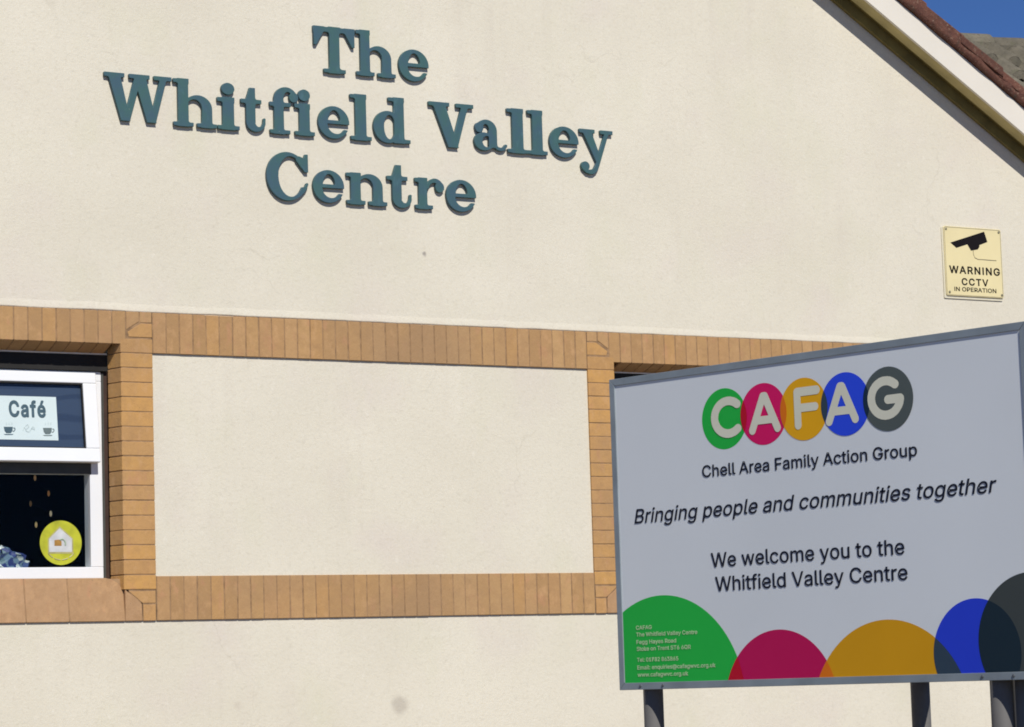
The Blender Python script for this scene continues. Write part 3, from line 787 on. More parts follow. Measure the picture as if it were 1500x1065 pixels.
BT, BB, PT, PB = 3.539, 1.961, 3.325, 2.190       # band top / bottom, panel top / bottom
WT = 3.372                                         # window head arris
SPANS = []


def span(name, m, bv=.0015):
    s = MB(); SPANS.append((s, name, m, bv)); return s


top = span('soldier_course', M_BRICK); bot = span('soldier_course', M_BRICK)
k = 35
p = (mir(PX) - PX) / k
for i in range(k):
    x0 = PX + i * p
    front_brick(top, rect(x0, x0 + p, PT + .001, BT + .002, .0031))
    front_brick(bot, rect(x0, x0 + p, BB - .002, PB - .001, .0031))
sl = lambda x, z: BY + (z - BB) * (.034 / .219)
for sgn in (0, 1):
    m_ = (lambda P: [(mir(x), z) for x, z in P][::-1]) if sgn else (lambda P: P)
    mx = (lambda x: mir(x)) if sgn else (lambda x: x)
    top = span('soldier_course', M_BRICK); pil = span('pilaster', M_PIL); sil = span('sill', M_SILL, .002)
    # soldiers over the window, their lower edge splayed back
    k2 = 35
    xr = 5.528
    for i in range(k2):
        x1 = xr - i * p; x0 = x1 - p
        j = rb.uniform(-.001, .001)
        prof = [(BY + j, BT), (BY + j, WT), (.10, WT - .04), (.10, BT)]
        a, b = mx(x0 + .0031), mx(x1 - .0031)
        top.prism([(a, y, z) for y, z in prof], [(b, y, z) for y, z in prof])
    front_brick(top, m_([(5.531, WT), (5.578, WT), (5.601, 3.395), (5.601, BT), (5.531, BT)]))
    front_brick(top, m_([(5.607, 3.446), (5.676, 3.490), (5.676, BT), (5.607, BT)]))
    front_brick(top, m_([(5.683, 3.486), (5.747, 3.486), (5.747, BT), (5.683, BT)]))
    front_brick(pil, m_([(5.620, 3.409), (5.748, 3.409), (5.748, 3.479), (5.686, 3.479), (5.613, 3.434)]))
    # pilaster courses with a splayed arris
    for i in range(17):
        z1 = 3.402 - .0755 * i; z0 = z1 - .0755
        j = rb.uniform(-.001, .001)
        prof = [(JX, BY + j), (PX - .003, BY + j), (PX - .003, .05), (IX + .02, .10), (IX, .10)]
        lo = z0 + .0027 + rb.uniform(-.0008, .0008); hi = z1 - .0027 + rb.uniform(-.0008, .0008)
        pil.prism([(mx(x), y, lo) for x, y in prof], [(mx(x), y, hi) for x, y in prof])
    front_brick(pil, m_([(5.600, 2.110), (5.674, 2.050), (5.745, 2.050), (5.745, 2.110)][::-1]))
    front_brick(pil, m_([(5.678, BB), (5.745, BB), (5.745, 2.042), (5.678, 2.042)]))
    # sloping sill specials
    front_brick(sil, m_([(5.5795, BB), (5.670, BB), (5.670, 2.046), (5.5795, 2.119)]))
    for a, b in ((5.282, 5.577),):
        pts = [(a, BB), (b, BB), (b, 2.114), (5.568, 2.132), (5.552, 2.153), (5.518, 2.173), (5.487, 2.180), (a, 2.180)]
        front_brick(sil, m_(pts), sl)
    x1 = 5.279
    while x1 > 3.0:
        x0 = x1 - .2285
        front_brick(sil, m_([(x0 + .0022, BB), (x1 - .0022, BB), (x1 - .0022, 2.180), (x0 + .0022, 2.180)]), sl)
        x1 = x0
    # far pilaster and stub of band beyond it
    pil = span('pilaster', M_PIL)
    for i in range(21):
        z1 = BT - .0755 * i
        front_brick(pil, m_(rect(WL - .18, WL, max(BB, z1 - .0755), z1)))
    top = span('soldier_course', M_BRICK); bot = span('soldier_course', M_BRICK)
    for i in range(15):
        front_brick(top, m_(rect(WL - .183 - (i + 1) * p, WL - .183 - i * p, PT, BT)))
        front_brick(bot, m_(rect(WL - .183 - (i + 1) * p, WL - .183 - i * p, BB, PB)))
surround = MB()
MY = -.0103
surround.box(PX - .002, MY, PT + .004, mir(PX) + .002, -.001, BT - .002)
surround.box(PX - .002, MY, BB + .002, mir(PX) + .002, -.001, PB - .004)
for sgn in (0, 1):
    mx = (lambda x: mir(x)) if sgn else (lambda x: x)
    def both(prof, z0, z1):
        surround.prism([(mx(x), y, z0) for x, y in prof], [(mx(x), y, z1) for x, y in prof])
    both([(JX + .005, MY), (PX - .0045, MY), (PX - .0045, .045), (IX + .005, .097)], 2.118, 3.40)
    both([(5.60, MY + .0003), (PX - .0045, MY + .0003), (PX - .0045, .045), (5.60, .045)], 2.052, 2.118)
    both([(5.60, MY + .0002), (PX - .0045, MY + .0002), (PX - .0045, .04), (5.60, .04)], 3.40, BT - .002)
    both([(5.50, MY - .0004), (5.66, MY - .0004), (5.66, .04), (5.50, .04)], 3.42, BT - .003)
    both([(5.674, MY + .0004), (PX - .0045, MY + .0004), (PX - .0045, .04), (5.674, .04)], BB + .002, 2.05)
    for a, b, prof in ((2.90, 5.53, [(MY, BT - .002), (MY, WT + .003), (.098, WT - .036), (.098, BT - .002)]),
                       (2.90, 5.676, [(MY + .0004, BB + .003), (.0225, 2.176), (.14, 2.176), (.14, BB + .003)])):
        surround.prism([(mx(a), y, z) for y, z in prof], [(mx(b), y, z) for y, z in prof])
    both([(WL - .178, MY + .0003), (WL - .002, MY + .0003), (WL - .002, .05), (WL - .178, .05)], BB + .003, BT - .003)
    both([(1.72, MY), (WL - .18, MY), (WL - .18, -.001), (1.72, -.001)], PT + .004, BT - .002)
    both([(1.72, MY), (WL - .18, MY), (WL - .18, -.001), (1.72, -.001)], BB + .002, PB - .004)
sur = surround.build("brick_surround", M_MORTAR, bld)
for s, name, m, bv in SPANS:
    s.build(name, m, sur, bevel=bv, seg=1)

# ---------------- roof
def slope(mb, x0, x1, a0, a1, y0, y1, b0=None, b1=None):
    b0 = a0 if b0 is None else b0; b1 = a1 if b1 is None else b1
    mb.hexa([(x0, y0, zf(x0) + a0), (x1, y0, zf(x1) + b0), (x1, y1, zf(x1) + b0), (x0, y1, zf(x0) + a0),
             (x0, y0, zf(x0) + a1), (x1, y0, zf(x1) + b1), (x1, y1, zf(x1) + b1), (x0, y1, zf(x0) + a1)])


rf = MB()
for x0, x1 in ((MX, 13.7), (.44, MX)):
    slope(rf, x0, x1, .105, .225, -.072, 14.4)
roof = rf.build("roof", M_VERGE, bld)
bb = MB()
for x0, x1 in ((MX, 13.7), (.44, MX)):
    slope(bb, x0, x1, 0, .166, -.180, -.160)
bb.build("bargeboard", M_FASCIA, roof, bevel=.002)
sf = MB()
for x0, x1 in ((MX, 13.7), (.44, MX)):
    slope(sf, x0, x1, .003, .150, -.1595, -.075)
sf.build("soffit", M_SOFFIT, roof)
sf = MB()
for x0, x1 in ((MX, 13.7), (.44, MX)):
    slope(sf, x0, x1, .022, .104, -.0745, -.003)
sf.build("soffit", M_EAVESHADE, roof)  # inner part of the soffit, its shade painted in
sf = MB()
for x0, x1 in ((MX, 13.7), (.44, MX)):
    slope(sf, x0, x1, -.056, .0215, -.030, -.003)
sf.build("eave_shade_strip", M_EAVESHADE, roof)  # strip added under the soffit, painting the eave shade further down
vg = MB()
rv = random.Random(5)
for sg in (1, -1):
    # lumpy mortar bedding between board and tiles
    x = 0.0; prev = None
    while x < 6.66:
        xx = MX + sg * x
        y0 = -.214 + rv.uniform(-.006, .006); lo = .167 + rv.uniform(-.001, .004)
        ring = [(xx, -.10, zf(xx) + .169), (xx, y0 + .012, zf(xx) + lo), (xx, y0, zf(xx) + lo + .022), (xx, y0 + rv.uniform(-.004, .010), zf(xx) + .238), (xx, -.10, zf(xx) + .238)]
        vs = [vg.bm.verts.new(q) for q in ring]
        if prev:
            for k in range(4):
                vg.bm.faces.new((prev[k], prev[k + 1], vs[k + 1], vs[k]) if sg > 0 else (vs[k], vs[k + 1], prev[k + 1], prev[k]))
        prev = vs; x += .055
    # lapped roof tiles, their ends forming the verge
    x = -.02
    while x < 6.62:
        a, b = MX + sg * max(x, 0), MX + sg * min(x + .325, 6.75)
        yy = -.218 + rv.uniform(-.007, .007); t = rv.uniform(-.004, .004)
        slope(vg, a, b, .214 + t, .272 + t, yy, -.08, .226 + t, .288 + t)
        slope(vg, a, b, .214, .258, -.0795, 14.45, .236, .284)
        x += .285 + rv.uniform(-.008, .008)
vg.build("roof_tiles", M_VERGE, roof, bevel=.008, seg=2)
rg = MB()
rg.tube([(MX, -.225 + .46 * i, zf(MX) + .20) for i in range(32)], [.15 if i % 2 else .142 for i in range(32)], 14)
rg.build("ridge_tiles", M_VERGE, roof, smooth=True)

# ---------------- windows (drawn for the left opening, mirrored for the right)
def window(mirror, vent_open):
    mx = (lambda x: mir(x)) if mirror else (lambda x: x)
    def bx(mb, x0, y0, z0, x1, y1, z1):
        a, b = sorted((mx(x0), mx(x1))); mb.box(a, y0, z0, b, y1, z1)
    L0, R0, T0, B0 = 2.985, 5.519, 3.240, 2.183
    f = MB()
    bx(f, L0, .12, B0, R0, .20, B0 + .058); bx(f, L0, .12, T0 - .05, R0, .20, T0)
    bx(f, R0 - .068, .12, B0 + .058, R0, .20, T0 - .05); bx(f, L0, .12, B0 + .058, L0 + .07, .20, T0 - .05)
    bx(f, 4.21, .12, B0 + .058, 4.29, .20, T0 - .05)
    for a, b in ((L0 + .07, 4.21), (4.29, R0 - .068)):
        bx(f, a, .122, 2.714, b, .198, 2.775)
    wobj = f.build("window", M_UPVC, bld, bevel=.004)
    s = MB()
    bx(s, IX - 2.6, .102, 3.242, IX, .16, 3.324); wobj2 = s.build("head_board", M_HEAD, wobj)
    s = MB(); bx(s, IX - 2.6, .0985, 3.3255, IX - .004, .13, 3.3335); s.build("lintel_edge", M_TRIM, wobj)
    s = MB(); bx(s, R0 + .012, .125, 2.165, IX + .03, .19, 3.2415); s.build("subframe", M_BROWN, wobj)
    s = MB(); bx(s, L0 - .06, .125, 2.165, L0 - .003, .19, 3.2415); s.build("subframe", M_BROWN, wobj)
    s = MB(); bx(s, R0 + .001, .118, 2.183, R0 + .0115, .17, 3.235); s.build("sealant_strip", M_GREYSTRIP, wobj)
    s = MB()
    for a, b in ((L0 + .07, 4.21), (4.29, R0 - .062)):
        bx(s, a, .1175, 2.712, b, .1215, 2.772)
    s.build("transom_strip", M_GREYSTRIP, wobj)  # dark grey strip over the transom face below the vents
    s = MB()
    for a, b in ((L0 + .06, 4.22), (4.28, R0 - .060)):
        bx(s, a, .148, B0 + .05, b, .152, 2.72)
    s.build("pane", M_GLASS, wobj)
    s = MB(); bx(s, L0, .21, 2.17, R0, .42, 2.20); s.build("window_board", M_UPVC, wobj)
    for a, b in ((L0 + .03, 4.235), (4.265, 5.486)):
        th = -math.radians(6.8) if vent_open else 0
        Mh = Matrix.Translation((0, .119 if not vent_open else .115, 3.232)) @ Matrix.Rotation(th, 4, 'X')
        H = .465
        s = MB()
        def sb(mb, x0, y0, z0, x1, y1, z1):
            p, q = sorted((mx(x0), mx(x1))); mb.box(p, y0, z0, q, y1, z1, Mh)
        y0, y1 = (-.006, .034) if vent_open else (-.012, -.001)
        sb(s, a, y0, -.056, b, y1, 0); sb(s, a, y0, -H, b, y1, -H + .070)
        sb(s, a, y0, -H + .070, a + .074, y1, -.056); sb(s, b - .074, y0, -H + .070, b, y1, -.056)
        s.build("vent_sash", M_UPVC, wobj, bevel=.006, seg=3)
        s = MB(); sb(s, a + .07, .008 if vent_open else -.006, -H + .062, b - .07, .011 if vent_open else -.004, -.05); s.build("vent_pane", M_GLASS, wobj)
        s = MB(); sb(s, a + .068, .020 if vent_open else .012, -H + .06, b - .068, .026 if vent_open else .018, -.048); s.build("sky_reflection_sheet", M_NAVY, wobj)  # sheet added behind the pane to carry the painted sky reflection
        s = MB()
        e = .006
        sb(s, a + .073, .0, -.063, b - .073, .007, -.0555); sb(s, a + .073, .0, -H + .0695, b - .073, .007, -H + .0755)
        sb(s, b - .081, .0, -H + .0755, b - .0735, .007, -.063); sb(s, a + .0735, .0, -H + .0755, a + .081, .007, -.063)
        s.build("gasket", M_HEAD, wobj)
    return wobj


def make_navy():  # sky reflection in the vent pane, wavy lines included, put into colour
    m, nt, b = new_mat("navy_sky_reflection")
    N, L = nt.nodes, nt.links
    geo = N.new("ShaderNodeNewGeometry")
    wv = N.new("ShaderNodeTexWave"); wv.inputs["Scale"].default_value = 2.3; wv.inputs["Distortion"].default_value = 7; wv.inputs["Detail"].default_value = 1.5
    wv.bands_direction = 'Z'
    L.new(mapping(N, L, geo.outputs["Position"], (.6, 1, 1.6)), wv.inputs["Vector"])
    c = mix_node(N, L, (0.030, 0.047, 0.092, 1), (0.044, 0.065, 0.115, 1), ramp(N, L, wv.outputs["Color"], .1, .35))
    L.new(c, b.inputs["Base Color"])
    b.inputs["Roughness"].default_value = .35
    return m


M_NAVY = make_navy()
window(False, True)
window(True, False)

# ------------------------------------------------------------------ lettering on the gable
LINES = [
    (4.885, .254, [('T', 6.707, 6.958), ('h', 6.965, 7.206), ('e', 7.226, 7.413)]),
    (4.528, .254, [('W', 5.498, 5.874), ('h', 5.883, 6.130), ('i', 6.134, 6.261), ('t', 6.270, 6.413), ('f', 6.439, 6.609), ('i', 6.586, 6.704),
                   ('e', 6.725, 6.912), ('l', 6.921, 7.048), ('d', 7.060, 7.287), ('V', 7.406, 7.689), ('a', 7.689, 7.901), ('l', 7.905, 8.041),
                   ('l', 8.038, 8.165), ('e', 8.179, 8.372), ('y', 8.380, 8.603)]),
    (4.175, .254, [('C', 6.412, 6.658), ('e', 6.685, 6.872), ('n', 6.887, 7.133), ('t', 7.135, 7.285), ('r', 7.307, 7.489), ('e', 7.502, 7.691)])]
sgn = thing("lettering_sign", "dark teal slab serif letters spelling The Whitfield Valley Centre on the cream gable", "sign", (7.07, 0, 4.1))
cache = {}
rl = random.Random(8)
for base, capz, row in LINES:
    for ch, a, b in row:
        if ch not in cache: cache[ch] = slab_glyph(ch)
        a += .004; b += .004
        lp = fit_loops(cache[ch], a, b, base + rl.uniform(-.0015, .0015), capz)
        me = fill_mesh("letter", lp, wm(-.002), .0195, .0016, M_LETTER)
        link("letter", me, sgn, "letter " + ch)

# ------------------------------------------------------------------ warning sign on the wall
M_YEL = mat("faded_yellow_plastic", (0.76, 0.655, 0.36), 0.4, 0.04, 5)
M_INK = mat("black_ink", (0.010, 0.008, 0.009), 0.7, 0.1, 20, spec=.1)
M_BACK = mat("clear_backing_edge", (0.66, 0.61, 0.46), 0.5, 0.05, 9)
M_OLDINK = mat("worn_ink", (0.016, 0.013, 0.010), 0.7, 0.4, 60, spec=.1)
M_GREYINK = mat("grey_ink", (0.33, 0.29, 0.18), 0.6, 0.2, 30)
M_SCREW = mat("tarnished_screw", (0.30, 0.27, 0.17), 0.45, 0.25, 60, metallic=.5)
CX0, CX1, CZ0, CZ1 = 11.004, 11.458, 3.861, 4.292
cs = thing("warning_sign", "small pale yellow warning sign with a black camera picture, under the verge", "sign", (11.23, 0, 3.861))


def rrect(x0, z0, x1, z1, r=.012, n=5):
    out = []
    for cx, cz, a0 in ((x1 - r, z1 - r, 0), (x0 + r, z1 - r, 90), (x0 + r, z0 + r, 180), (x1 - r, z0 + r, 270)):
        out += [(cx + r * math.cos(math.radians(a0 + 90 * i / n)), cz + r * math.sin(math.radians(a0 + 90 * i / n))) for i in range(n + 1)]
    return out


link("backing", fill_mesh("backing", [rrect(CX0 - .012, CZ0 - .016, CX1 - .004, CZ1 - .006, .008)], wm(-.001), .006, 0, M_BACK), cs)
link("plate", fill_mesh("plate", [rrect(CX0, CZ0, CX1, CZ1)], wm(-.008), .006, .0015, M_YEL), cs)
bz = .007
border = fill_mesh("border", [rrect(CX0 + .004, CZ0 + .004, CX1 - .004, CZ1 - .004), rrect(CX0 + bz, CZ0 + bz, CX1 - bz, CZ1 - bz, .010)[::-1]], wm(-.0145), .0006, 0, M_GREYINK)
link("border", border, cs)
cu = lambda px, py: (CX0 + ((px - 205 - (py - 150) * .041) / 597) * (CX1 - CX0), CZ1 - ((py - 150 - (px - 205) * .058) / 735) * (CZ1 - CZ0))
link("camera_picture", fill_mesh("camera_picture", [[cu(*q) for q in ((276, 328), (628, 208), (642, 250), (662, 318), (578, 352), (578, 372), (562, 398), (490, 412), (452, 345), (338, 384))]], wm(-.0145), .0008, 0, M_INK), cs)
cab = [cu(*q) for q in ((512, 410), (516, 455), (528, 485), (560, 503), (620, 506), (690, 512), (755, 516))]
t = MB(); t.tube([(x, -.0150, z) for x, z in cab], .0022, 6); t.build("cable_picture", M_GREYINK, cs)
txt = bold_loops("WARNING", cu(262, 600)[0], cu(790, 600)[0], cu(262, 650)[1], .047, 21, 30)
link("lettering", fill_mesh("lettering", txt, wm(-.0145), .0008, 0, M_OLDINK), cs)
txt = bold_loops("CCTV", cu(390, 740)[0], cu(668, 740)[0], cu(392, 778)[1], .044, 21, 40)
link("lettering", fill_mesh("lettering", txt, wm(-.0145), .0008, 0, M_OLDINK), cs)
txt = text_loops("IN OPERATION", cu(315, 830)[0], cu(752, 830)[0], cu(320, 839)[1], .025, 10)
link("lettering", fill_mesh("lettering", txt, wm(-.0145), .0008, 0, M_OLDINK), cs)
for x, z in ((CX0 + .018, CZ1 - .018), (CX1 - .018, CZ1 - .018), (CX0 + .024, CZ0 + .022), (CX1 - .016, CZ0 + .020)):
    s = MB(); s.tube([(x, -.013, z), (x, -.0165, z), (x, -.0175, z)], [.008, .008, .005], 12); s.build("screw", M_SCREW, cs)

# ------------------------------------------------------------------ things in and on the left window
TH = Matrix.Translation((0, .115, 3.232)) @ Matrix.Rotation(-math.radians(6.8), 4, 'X')
M_PAPER = mat("pale_paper", (0.72, 0.77, 0.765), 0.6, 0.03, 5)
M_SLATE = mat("slate_ink", (0.060, 0.105, 0.135), 0.6, 0.15, 40)
M_SLATE2 = mat("grey_slate_ink", (0.14, 0.17, 0.17), 0.6, 0.15, 40)
M_FAINT = mat("faint_ink", (0.42, 0.48, 0.47), 0.6, 0.15, 40)
PXa, PXb, PZa, PZb = 4.935, 5.272, -.352, -.127
pm = TH @ Matrix.Translation((0, .019, 0)) @ WALLM
poster = tag(link("cafe_poster", fill_mesh("cafe_poster", [[(PXa, PZa), (PXb, PZa), (PXb, PZb), (PXa, PZb)]], pm, .0006, 0, M_PAPER)),
             "pale paper cafe poster with two cup pictures behind the tilted upper window pane", "poster")
pm2 = TH @ Matrix.Translation((0, .0182, 0)) @ WALLM
s_ = .2945 / 81.0                                             # metres per pixel of the poster's drawing
pu = lambda px, py: (4.972 + px * .003645, PZb - (py - 580 - px * .02) * .00362)
tx = bold_loops("Café", pu(12, 0)[0], pu(66, 0)[0], pu(12, 610.5)[1], .0865, 32)
link("lettering", fill_mesh("lettering", tx, pm2, .0006, 0, M_SLATE), poster)


def cup(cx, cy, k, m):
    D = [[(-8, -5), (8, -5), (7, 2), (4, 6), (-4, 6), (-7, 2)], [(-9, 7.5), (9, 7.5), (6, 9.2), (-6, 9.2)]]
    hd = [(8.5, -3.5), (12, -3.5), (12.5, 0), (10, 3.4), (7.4, 3.4), (7.6, 1.9), (9.4, 1.9), (10.9, -.2), (10.6, -2.2), (8.2, -2.2)]
    lp = [[pu(cx + x * k, cy + y * k) for x, y in q][::-1] for q in D + [hd]]
    link("cup_picture", fill_mesh("cup_picture", lp, pm2, .0006, 0, m), poster)


cup(10, 628.5, .82, M_SLATE); cup(67, 630, .82, M_SLATE2)
curl = []
for a in (0, 1, 2):
    curl.append([pu(38 + 4.2 * math.cos(t) * (1 if a != 1 else .55) + (a - 1) * 3.5, 628 + 3.2 * math.sin(t)) for t in np.linspace(0, 2 * math.pi, 12, endpoint=False)])
orn = [circle(*pu(28, 625), .003, 10), circle(*pu(52, 626.5), .0024, 10)]
t = MB()
for pts in ([(31, 630), (33, 625), (36, 631), (40, 632), (43, 628), (46, 624)], [(35, 624), (38, 621), (40, 625), (36, 628)], [(44, 627), (48, 629), (47, 625)]):
    t.tube([pm2 @ Vector((*pu(*q), .0006)) for q in pts], .0013, 5)
t.build("ornament", M_FAINT, poster)
for cx in (10, 67):
    t = MB()
    for q in (-3, 1, 5):
        t.tube([pm2 @ Vector((*pu(cx + q + .8 * (i % 2), 622 - i * 1.3), .0006)) for i in range(4)], .0008, 5)
    t.build("steam_picture", M_FAINT, poster)

M_LIME = mat("lime_yellow_vinyl", (0.43, 0.44, 0.022), 0.45, 0.2, 18)
M_WHITEV = mat("white_vinyl", (0.56, 0.57, 0.57), 0.5, 0.12, 22)
M_TAN = mat("tan_vinyl", (0.36, 0.19, 0.04), 0.5, 0.2, 40)
M_OLV = mat("olive_vinyl", (0.40, 0.37, 0.16), 0.5, 0.2, 30)
M_GRN = mat("pale_green_vinyl", (0.33, 0.42, 0.30), 0.5, 0.1, 30)
SX, SZ, SR = 5.300, 2.366, .1125
stk = tag(link("window_sticker", fill_mesh("window_sticker", [circle(SX, SZ, SR, 64)], wm(.1478), .0006, 0, M_LIME)),
          "round lime yellow sticker with a white house on the dark lower pane", "sticker")
su = lambda px, py: (SX + (px - 366) * .00085, SZ - (py - 553) * .00085)
link("house_outline", fill_mesh("house_outline", [[su(*q) for q in ((284, 528), (360, 455), (444, 528), (444, 618), (284, 618))][::-1]], wm(.1470), .0004, 0, M_OLV), stk)
link("house_picture", fill_mesh("house_picture", [[su(*q) for q in ((292, 530), (360, 466), (436, 530), (436, 608), (292, 608))][::-1]], wm(.1465), .0004, 0, M_WHITEV), stk)
link("roof_picture", fill_mesh("roof_picture", [[su(*q) for q in ((325, 538), (352, 534), (370, 545), (370, 572), (325, 572))][::-1]], wm(.1460), .0004, 0, M_TAN), stk)
arc = [su(372 + 22 * math.cos(a), 560 + 28 * -math.sin(a)) for a in np.linspace(-.3, 2.2, 10)]
t = MB(); t.tube([(x, .1456, z) for x, z in arc], .004, 6); t.build("arch_picture", M_GRN, stk)
arc = [(SX + .087 * math.cos(a), SZ + .087 * math.sin(a)) for a in np.linspace(math.radians(218), math.radians(322), 20)]
dash = []
for i, (x, z) in enumerate(arc[:-1]):
    if i % 4 != 3: dash.append((x, z))
lt = MB()
for i in range(0, len(arc) - 1):
    if i % 5 == 4: continue
    lt.tube([(arc[i][0], .1472, arc[i][1]), (arc[i + 1][0], .1472, arc[i + 1][1])], .0035, 5)
lt.build("worn_print", M_OLV, stk)

# crinkled bag on the window board
M_BAG, nt, b_ = new_mat("blue_and_white_film")
N, L = nt.nodes, nt.links
tc = N.new("ShaderNodeTexCoord")
vo = N.new("ShaderNodeTexVoronoi"); vo.inputs["Scale"].default_value = 34
L.new(tc.outputs["Object"], vo.inputs["Vector"])
r_ = N.new("ShaderNodeValToRGB"); r_.color_ramp.interpolation = 'CONSTANT'
for i, (p_, c_) in enumerate(((0, (.025, .04, .15)), (.30, (.13, .20, .27)), (.46, (.50, .55, .54)), (.56, (.05, .08, .20)), (.78, (.11, .17, .20)), (.91, (.42, .46, .43)))):
    e = r_.color_ramp.elements[i] if i < 2 else r_.color_ramp.elements.new(p_)
    e.position = p_; e.color = (*c_, 1)
sx_ = N.new("ShaderNodeSeparateColor"); L.new(vo.outputs["Color"], sx_.inputs[0]); L.new(sx_.outputs[0], r_.inputs["Fac"])
L.new(r_.outputs["Color"], b_.inputs["Base Color"]); b_.inputs["Roughness"].default_value = .35
bm = bmesh.new()
bmesh.ops.create_icosphere(bm, subdivisions=3, radius=1)
for v in bm.verts:
    n_ = noise.noise_vector(v.co * 2.2 + Vector((3, 1, 2))) * .62 + noise.noise_vector(v.co * 5.0) * .34
    q = v.co + n_
    q.z = max(q.z, -.55)
    v.co = Vector((5.045 + q.x * .115, .285 + q.y * .060, 2.262 + q.z * .085))
me = bpy.data.meshes.new("crinkled_bag"); bm.to_mesh(me); bm.free(); me.materials.append(M_BAG)
tag(link("crinkled_bag", me), "crinkled blue and white packet lying inside the lower window pane", "packet")

# small warm glowing dots on a thin line, deep in the dark room
ls = thing("glow_dots", "thin line of dim warm glowing dots in the dark room behind the lower pane", "lights", (5.5, 1.0, 2.3))
bp_ = [(5.109, 2.683), (5.18, 2.606), (5.084, 2.554), (5.19, 2.505), (5.112, 2.449)]
bp_ = [(x * 1.0756, 1.0, 1.6 + (z - 1.6) * 1.0756) for x, z in bp_]
t = MB(); t.tube([(5.45, 1.0, 3.99)] + bp_, .002, 5); t.build("join_line", M_HEAD, ls)
for i, q in enumerate(bp_):
    t = MB(); t.tube([(q[0], q[1], q[2] + d) for d in (.014, .008, -.002, -.012, -.018)], [.002, .006, .008, .006, .002], 8)
    t.build("glow_dot", emit_mat("warm_glow", ((.9, .55, .25), (.8, .38, .14), (.6, .35, .15), (.9, .75, .5), (.95, .7, .3))[i], (.10, .12, .05, .26, .24)[i]), ls, smooth=True)

# ------------------------------------------------------------------ welcome board on poles
SO = Vector((5.39866, -4.86726, 0.0)); ST = Vector((0.20741502, -0.97825304, 0)); SN = Vector((-0.97825304, -0.20741502, 0))


def sm(d):
    """plane of the board, u along it, z up, d metres out of its face"""
    o = SO + SN * d
    return Matrix(((ST.x, 0, SN.x, o.x), (ST.y, 0, SN.y, o.y), (0, 1, 0, 0), (0, 0, 0, 1)))


M_PANEL = mat("white_laminated_panel", (0.715, 0.75, 0.76), 0.4, 0.03, 1.3)
M_FRAME = mat("grey_aluminium_frame", (0.255, 0.295, 0.315), 0.45, 0.12, 9, metallic=.15)
M_RIVET = mat("dull_rivet", (0.13, 0.14, 0.15), 0.5, 0.1, 40, metallic=.4)
M_POLE = mat("grey_galvanised_pole", (0.135, 0.130, 0.124), 0.65, 0.1, 12, spec=.12)
M_SLEEVE = mat("black_sleeve", (0.008, 0.009, 0.012), 0.5, 0.2, 10)
M_NAVYINK = mat("dark_navy_ink", (0.012, 0.015, 0.030), 0.6, 0.05, 9, spec=.15)
M_CREAMV = mat("cream_vinyl", (0.72, 0.71, 0.56), 0.4, 0.03, 9)
M_SMALL = mat("pale_green_ink", (0.55, 0.74, 0.42), 0.5, 0.1, 30)
vinyl = lambda n, c: mat(n, c, 0.5, 0.04, 3, spec=.25)
V = dict(green=vinyl("green_vinyl", (.014, .46, .055)), mag=vinyl("magenta_vinyl", (.68, .004, .12)), yel=vinyl("amber_vinyl", (.80, .40, .004)),
         blu=vinyl("blue_vinyl", (.022, .07, .75)), gry=vinyl("charcoal_vinyl", (.085, .105, .10)),
         gm=vinyl("dark_red_overlap", (.50, .001, .02)), my=vinyl("orange_red_overlap", (.72, .17, .004)), yb=vinyl("slate_overlap", (.030, .055, .085)), bg=vinyl("midnight_overlap", (.007, .025, .055)))
WID, ZB, ZT = 1.832, 1.556, 2.6575
board = thing("welcome_board", "grey framed white welcome board with coloured circles on dark poles before the building", "sign", (5.5887, -5.7634, 0))
pb = MB(); pb.box(.012, ZB + .012, -.008, WID - .012, ZT - .012, 0, None); pb.build("panel", M_PANEL, board, M=sm(0))
fw = .026
for P in (((0, ZB), (WID, ZB), (WID - fw, ZB + fw), (fw, ZB + fw)), ((fw, ZT - fw), (WID - fw, ZT - fw), (WID, ZT), (0, ZT)),
          ((0, ZB), (fw, ZB + fw), (fw, ZT - fw), (0, ZT)), ((WID, ZB), (WID, ZT), (WID - fw, ZT - fw), (WID - fw, ZB + fw))):
    c0 = (sum(p_[0] for p_ in P) / 4, sum(p_[1] for p_ in P) / 4)
    Q = [(p_[0] + (.0006 if p_[0] < c0[0] else -.0006), p_[1] + (.0006 if p_[1] < c0[1] else -.0006)) for p_ in P]
    fr = MB(); fr.prism([(x, z, -.014) for x, z in Q], [(x, z, .0042) for x, z in Q])
    fr.build("frame_rail", M_FRAME, board, bevel=.0015, M=sm(0))
for u_, z_ in ((1.60, ZB + .0135), (1.72, ZB + .0135), (.105, ZB + .0135), (.214, ZB + .0135)):
    rv_ = MB(); rv_.tube([(u_, z_, .0035), (u_, z_, .0065), (u_, z_, .0075)], [.0055, .005, .003], 12)
    rv_.build("rivet", M_RIVET, board, M=sm(0))


def decal(name, loops, d, m, parent=None):
    return link(name, fill_mesh(name, loops, sm(d), .0001, 0, m), parent or board)


win = [(fw, ZB + fw - .002), (WID - fw, ZB + fw - .002), (WID - fw, ZT - fw), (fw, ZT - fw)]
# the badge: five overlapping discs
DR = .1045
dc = [(.549 + .1805 * i, 2.4685) for i in range(5)]
cols = ['green', 'mag', 'yel', 'blu', 'gry']; ov = ['gm', 'my', 'yb', 'bg']
D5 = [circle(*c_, DR) for c_ in dc]
LET = "CAFAG"
LX = ((.488, .628), (.662, .806), (.868, .984), (1.004, 1.146), (1.186, 1.338))
for i in range(5):
    o = decal("disc", [D5[i]], .0003 + .0002 * i, V[cols[i]])
    if i:
        decal("overlap", [clip(D5[i], D5[i - 1])], .0013, V[ov[i - 1]], o)
    decal("letter", fit_loops(round_glyph(LET[i]), *LX[i], 2.402, .140), .0016, M_CREAMV, o)
